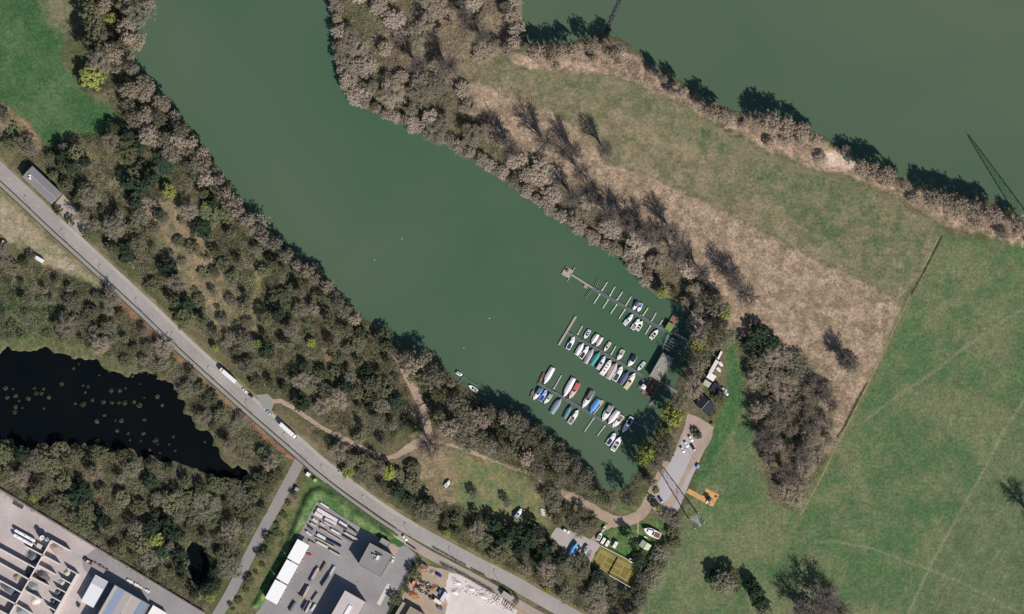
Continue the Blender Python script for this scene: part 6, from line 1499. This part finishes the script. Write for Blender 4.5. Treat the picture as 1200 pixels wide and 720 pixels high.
e = thing('feed_hopper', 'pale feed hopper below the mixing plant', 'hopper', 46.6, 640, ang(AXX, AXY)); box_part('bin', e, paint(200, 196, 186), -1.5, 1.5, -1.1, 1.1, 1.2, 2.8, -.3, -.3); box_part('conveyor', e, DARK, 1.0, 4.2, -.35, .35, 1.4, 1.7)
for sx in (-1, 1):
    for sy in (-.8, .8): MB().bar((sx, sy, 0), (sx, sy, 1.3), .14).build('leg', STEEL, e)
e = thing('skip', 'brown grating skip under the yard wall', 'skip', 21.5, 592, ang(AXX, AXY)); box_part('floor', e, paint(120, 106, 108), -3.6, 3.6, -1.1, 1.1, .1, .2)
for k in range(10): box_part('grate_bar', e, paint(110, 96, 98), -3.5 + k * .75, -3.3 + k * .75, -1.1, 1.1, .45, .6)
for s_ in (-1, 1): box_part('side', e, paint(150, 140, 140), -3.6, 3.6, s_ * 1.12 - .06, s_ * 1.12 + .06, .1, .7)
e, r, (x, y, h) = building('storage_tent', 'white-roofed storage tent beside the aggregate bays', [(96, 703.7), (113, 673), (128.2, 681.8), (111, 712.6)], 4.6, paint(228, 226, 232, .6), paint(206, 204, 208), windows=4, cat='tent', parapet=False)
box_part('grey_roof_sheet', r, mat('grey_sheet', A(186, 186, 190), .7, .2, .05, .5), x - 6.0, x - .3, -y + .3, y - .3, h + .203, h + .23)
e, r, (x, y, h) = building('production_hall', 'large hall with blue-grey and beige roof bands at the bottom edge', [(102, 744), (136, 684.6), (177.3, 707.8), (143, 767)], 8.6, paint(176, 168, 162), paint(160, 156, 154), windows=6, cat='hall')
for t0, t1, col in ((-.98, -.5, (132, 144, 162)), (-.5, -.02, (178, 168, 162)), (-.02, .02, (206, 200, 196)), (.02, .42, (170, 162, 156)), (.42, .82, (140, 150, 176)), (.82, .98, (182, 172, 164))):
    n = 8
    for k in range(n): box_part('roof_panel', r, paint(*col, .7), -x + .3 + k * (2 * x - .6) / n + .02, -x + .3 + (k + 1) * (2 * x - .6) / n - .02, t0 * y + .02, t1 * y - .02, h + .203, h + .27)
box_part('roof_fan', r, WHITE, x - 16, x - 14.5, -1.6, -.2, h + .28, h + 1.0)
e, r, _ = building('container_office', 'white office block at the bottom edge beside the hall', [(170, 726), (180, 709), (196, 718), (186, 735)], 3.4, WHITE, paint(220, 216, 214), windows=2, parapet=False)
e = thing('wheel_loader', 'brown and white wheel loader by the grey yard road', 'loader', 103, 657.6, ang(AXX, AXY)); box_part('chassis', e, paint(120, 92, 78), -2.6, 2.0, -1.0, 1.0, .7, 1.6, .1, .1); box_part('cab', e, paint(216, 206, 200), -.6, .8, -.8, .8, 1.6, 2.9, .1, .1); box_part('bucket', e, paint(140, 120, 110), 2.6, 3.8, -1.4, 1.4, .2, 1.2, .2, 0); MB().bar((1.8, 0, 1.3), (3.0, 0, .8), .7, .35).build('arm', DARK, e); wheel_set(e, (-1.7, 1.5), 2.4, .65, .4)
e = thing('forklift', 'black forklift beside the storage tent', 'forklift', 92.6, 709.5, ang(FX, FY)); box_part('body', e, DARK, -1.3, .9, -.7, .7, .3, 1.4); box_part('overhead_guard', e, paint(70, 68, 70), -.8, .6, -.65, .65, 2.0, 2.1)
for s_ in (-1, 1): MB().bar((1.0, s_ * .4, .1), (1.0, s_ * .4, 2.8), .12).build('mast', STEEL, e); MB().bar((1.0, s_ * .4, .15), (2.2, s_ * .4, .15), .14, .06).build('fork', STEEL, e)
wheel_set(e, (-.9, .6), 1.5, .32)
r = random.Random(5)
for k in range(12):
    t = k / 11; x, y = 150 + 24 * t, 680 + 13.5 * t; s_ = r.uniform(.5, .9)
    e = thing('stone_block', 'white stone block in the row behind the hall, %s from the left' % ['first', 'second', 'third', 'fourth', 'fifth', 'sixth', 'seventh', 'eighth', 'ninth', 'tenth', 'eleventh', 'twelfth'][k], 'block', x, y, r.uniform(0, 1), 'row of white stone blocks'); MB().box(-s_ * 1.2, s_ * 1.2, -s_, s_, 0, s_ * 1.3, .12, .12).build('block', paint(222, 216, 210, .9), e)
for k in range(8):
    t = k / 7; x, y = 112 + 14 * t, 660 + 8 * t; s_ = r.uniform(.4, .8)
    e = thing('rubble_block', 'brown rubble block beside the yard road, %s from the left' % ['first', 'second', 'third', 'fourth', 'fifth', 'sixth', 'seventh', 'eighth'][k], 'block', x, y, r.uniform(0, 1), 'row of rubble blocks'); MB().box(-s_ * 1.2, s_ * 1.2, -s_, s_, 0, s_ * 1.2, .15, .15).build('block', paint(120, 104, 98, .9), e)

# ------------------------------------------------------------------ scrap yard at the bottom edge
def container(label, x, y, L, w, h, dx, dy, col, cat='container'):
    e = thing('container', label, cat, x, y, ang(dx, dy), 'containers in the scrap yard', .1); b_ = box_part('body', e, paint(*col), -L / 2, L / 2, -w / 2, w / 2, .1, h)
    n = int(L / .6)
    for k in range(n): box_part('roof_rib', b_, paint(*col), -L / 2 + (k + .3) * L / n, -L / 2 + (k + .6) * L / n, -w / 2 + .1, w / 2 - .1, h + .002, h + .06)
    box_part('door', e, paint(*col), L / 2 + .002, L / 2 + .06, -w / 2 + .1, w / 2 - .1, .2, h - .1)
container('small white container at the upper left of the scrap yard', 488, 671.4, 3.2, 1.8, 2.2, .8, -.55, (236, 234, 234)); container('teal container in the scrap yard', 515.6, 693.4, 2.8, 1.8, 2.0, FX, FY, (52, 112, 128)); container('lilac white container beside the white gravel', 520.2, 699, 6.2, 2.4, 2.6, FX, FY, (214, 210, 232)); container('cream box container below the lilac one', 512.6, 704.6, 4.8, 2.3, 2.6, AXX, AXY + .1, (240, 224, 214)); container('blue-grey box at the lower edge of the scrap yard', 515.6, 712.8, 3.4, 1.7, 1.8, AXX, AXY, (96, 112, 136))
container('grey container along the scrap yard hedge', 497, 663.5, 5, 2, 2.4, AXX, AXY, (120, 116, 112))
car('dark blue car on the scrap yard sand', 514, 673.8, AXX, AXY, (40, 50, 120))
e = thing('excavator', 'orange excavator at the left of the scrap yard', 'excavator', 485, 682.6, ang(FX, FY)); box_part('cab', e, paint(224, 150, 110), -1.4, 1.2, -1.0, 1.0, 1.0, 2.4, .15, .1)
for s_ in (-1, 1): box_part('track', e, DARK, -1.9, 1.9, s_ * 1.1 - .3, s_ * 1.1 + .3, 0, .9, .3, 0)
MB().bar((1.0, -.5, 1.6), (3.4, -.5, 3.2), .4).build('boom', paint(216, 140, 100), e); MB().bar((3.4, -.5, 3.2), (4.8, -.5, 1.0), .3).build('stick', paint(216, 140, 100), e); box_part('bucket', e, DARK, 4.4, 5.2, -1.0, 0, .4, 1.1, .1, .1)
heap('orange rust heap at the upper left of the scrap yard', 495, 666.8, 3.0, 1.6, 1.3, (168, 122, 96), ang(AXX, AXY), 31); heap('orange soil heap at the lower left of the scrap yard', 484.6, 697, 3.6, 2.0, 1.5, (170, 116, 84), ang(AXX, AXY), 32); heap('brown soil heap in the middle of the scrap yard', 510, 689, 2.6, 2.0, 1.2, (158, 128, 106), 0, 33); heap('pinkish heap near the blue car', 507, 671, 2.0, 1.8, 1.0, (176, 150, 144), 0, 34)
r = random.Random(9)
M_SCRAP = [paint(70, 58, 54, .8), paint(120, 108, 100, .8), paint(150, 96, 72, .8), paint(186, 182, 176, .6), paint(54, 56, 62, .7), paint(96, 74, 62, .8)]
SP = []
for k in range(26):
    u, v = r.uniform(-1, 1), r.uniform(-1, 1); SP.append((498 + 15 * u * AXX + 7 * v * FX, 689 + 15 * u * AXY + 7 * v * FY))
for k, (x, y) in enumerate(sorted(SP)):
    n = k + 1; o_ = '%d%s' % (n, 'th' if 10 <= n <= 20 else {1: 'st', 2: 'nd', 3: 'rd'}.get(n % 10, 'th'))
    e = thing('scrap_pile', 'pile of mixed scrap metal, %s from the left in the scrap yard' % o_, 'scrap', x, y, r.uniform(0, 3), 'scrap piles in the scrap yard', .1)
    for q in range(5):
        a = r.uniform(.25, 1.1); c = r.uniform(.15, .5); px_, py_ = r.uniform(-.9, .9), r.uniform(-.9, .9)
        MB().box(-a, a, -c, c, 0, r.uniform(.3, 1.3), .05, .05).build(['beam', 'sheet', 'drum', 'crate', 'frame'][q], r.choice(M_SCRAP), e, (px_, py_, 0)).rotation_euler.z = r.uniform(0, 3)
building('workshop', 'brown-roofed workshop at the bottom edge of the scrap yard', [(468, 733), (481, 710), (499, 720), (486, 743)], 4.5, mat('workshop_roof', A(150, 138, 122), .9, .1, .1, .5), paint(140, 128, 116), windows=3, cat='workshop'); building('lean_to', 'narrow long shed left of the workshop', [(458, 728), (472, 704.6), (475.4, 706.6), (461.4, 730)], 3.6, mat('lean_to_roof', A(150, 150, 136), .9, .1, .1, .5), paint(120, 112, 104), windows=2, parapet=False)
building('hut', 'small grey-roofed hut beside the forecourt', [(586.8, 697.6), (590, 692.4), (601.8, 699), (598, 704.6)], 3.2, mat('hut_roof', A(168, 162, 154), .9, .1, .06, .5), paint(150, 146, 140), windows=2, cat='hut', parapet=False)
st = MB()
for k in range(140):
    u, v = r.random(), r.random(); x = 530 + 62 * u + 4 * v; y = 676 + 30 * u + 16 * v - 6 * u; s_ = r.uniform(.12, .38)
    p = P(x, y, .12); st.box(p.x - s_, p.x + s_ * 1.3, p.y - s_, p.y + s_, .0, .12 + s_ * 1.2, s_ * .3, s_ * .3)
tag(st.build('rubble', mat('pale_rubble', A(214, 204, 200), .9, .1, .3, 2), None), 'pale broken rubble strewn over the white gravel', 'rubble', kind='stuff')
for k, (x, y, rx, ry) in enumerate(((536, 683, 3.5, 1.6), (552, 690, 3.2, 1.6), (566, 699, 3.6, 1.6), (533, 694, 2.6, 1.8))): heap('white chalk heap on the white gravel, %s from the left' % ['second', 'third', 'rightmost', 'first'][k], x, y, rx, ry, 1.3, (224, 214, 212), ang(AXX, AXY), 50 + k)
for k, (x, y) in enumerate(((594, 709), (601, 714), (583, 703))):
    e = thing('steel_rack', 'dark open steel rack below the grey hut, %s' % ['middle one', 'right one', 'left one'][k], 'rack', x, y, ang(FX, FY), 'steel racks below the hut', .1)
    for sx in (-1.8, 1.8):
        for sy in (-.9, .9): MB().bar((sx, sy, 0), (sx, sy, 2.6), .18).build('post', DARK, e)
    for z in (1.2, 2.5):
        for sy in (-.9, .9): MB().bar((-1.8, sy, z), (1.8, sy, z), .2).build('beam', paint(92, 70, 66), e)

# ------------------------------------------------------------------ in the water
G = [(6, 455), (15, 456), (18, 464), (8, 466), (40, 455), (51, 456), (42, 461), (48, 461), (33, 467), (57, 466), (18, 477), (26, 478), (17, 483), (22, 470), (72, 450), (97, 452), (103, 453), (100, 460), (108, 469), (88, 473), (97, 474), (121, 471), (130, 458), (140, 458), (147, 455), (164, 450), (131, 472), (139, 472), (146, 472), (157, 471), (163, 475), (190, 475), (169, 466), (184, 465), (122, 487), (113, 494), (135, 493), (142, 493), (169, 492), (51, 479), (86, 432), (137, 505), (150, 508), (168, 508), (182, 516), (152, 516), (165, 517), (155, 531), (185, 521), (198, 521), (203, 512), (205, 528), (115, 517), (175, 528), (128, 435), (116, 440), (240, 518), (155, 441), (92, 427), (187, 531)]
tm_, cm_ = PROTO['shrub'][0]
pm_ = [mat('tussock_green', (.07, .085, .045), .9, .1, .3, 1, objvar=.3), mat('tussock_straw', (.09, .09, .06), .9, .1, .3, 1, objvar=.3)]
tmesh = []
for k in range(4):
    r_ = np.random.default_rng(900 + k); n = 170
    c = unit(r_.normal(size=(n, 3))) * r_.uniform(.3, 1.0, (n, 1)) * (.85, .85, .5) + np.array([0, 0, .25])
    v, f = blades(c, unit(c + r_.normal(size=(n, 3)) * .4), r_.uniform(.25, .55, n), r_.uniform(.12, .25, n), r_); me = np_mesh('blades', v, f); me.materials.append(pm_[k % 2]); tmesh.append(me)
base = MB().loft([[(math.cos(i * .785) * q, math.sin(i * .785) * q, z) for i in range(8)] for q, z in ((.9, -.4), (.7, .1), (.2, .25))]); bme = bpy.data.meshes.new('root_mat'); bme.from_pydata(base.v, [], base.f); bme.materials.append(mat('root_mat', (.05, .045, .03), .95, .1, .3, 1))
rr_ = random.Random(3)
D = sorted(range(len(G)), key=lambda i: G[i])
for q, i in enumerate(D):
    x, y = G[i]; n = q + 1
    o_ = '%d%s' % (n, 'th' if 10 <= n % 100 <= 20 else {1: 'st', 2: 'nd', 3: 'rd'}.get(n % 10, 'th'))
    e = thing('tussock', 'small sedge tussock standing in the dark pond, %s counting from the left' % o_, 'tussock', x, y, rr_.uniform(0, 6), 'sedge tussocks in the pond', WZ); s_ = rr_.choice((.8, 1.0, 1.4, 1.7, 2.2)) * rr_.uniform(.9, 1.2); e.scale = (s_, s_, s_ * .8)
    link('blades', tmesh[i % 4], None, e); link('root_mat', bme, None, e)
e = thing('stone_groyne', 'dark stone groyne running into the river at the top edge', 'groyne', 716, 22, 0, None, WZ)
r = random.Random(12); gm_ = mat('wet_stone', A(78, 80, 78), .8, .3, .3, 1.2); c = smooth_line([(731, -22), (727, 0), (720, 16), (713, 32), (707, 48)], 1.0); o = P(716, 22)
for k, p in enumerate(c):
    for q in range(3):
        v = P(p[0] + r.gauss(0, 1.1), p[1] + r.gauss(0, .8)) - o; s_ = r.uniform(.4, .95)
        b_ = MB().box(-s_, s_, -s_ * .8, s_ * .8, -.8, s_ * r.uniform(.4, .9), s_ * .35, s_ * .3).build('stone', gm_, e, (v.x, v.y, 0)); b_.rotation_euler.z = r.uniform(0, 3)
e = thing('drift_branch', 'dark driftwood branch floating in the open lake', 'driftwood', 623, 300, .3, None, WZ)
MB().tube((-1.8, 0, .1), (1.6, .4, .15), .2, .08, 6).build('stem', TM['bark'], e); MB().tube((.2, .2, .1), (1.0, 1.9, .6), .1, .04, 5).build('limb', TM['bark'], e); MB().tube((-.6, .1, .1), (-1.2, 1.6, .4), .1, .04, 5).build('limb', TM['bark'], e)
for k, (x, y, lab) in enumerate(((573.4, 373, 'small white buoy in the lake above the inner jetty'), (543.4, 407.6, 'small white buoy in the lake north-east of the raft'), (470.6, 280, 'small white buoy in the middle of the lake'), (438.6, 304.6, 'small white buoy in the lake off the west bank'))):
    e = thing('buoy', lab, 'buoy', x, y, 0, 'buoys in the lake', WZ); MB().tube((0, 0, -.2), (0, 0, .35), .42, .2, 8).build('float', WHITE, e); MB().tube((0, 0, .35), (0, 0, .6), .06, .06, 6).build('ring_stem', STEEL, e)
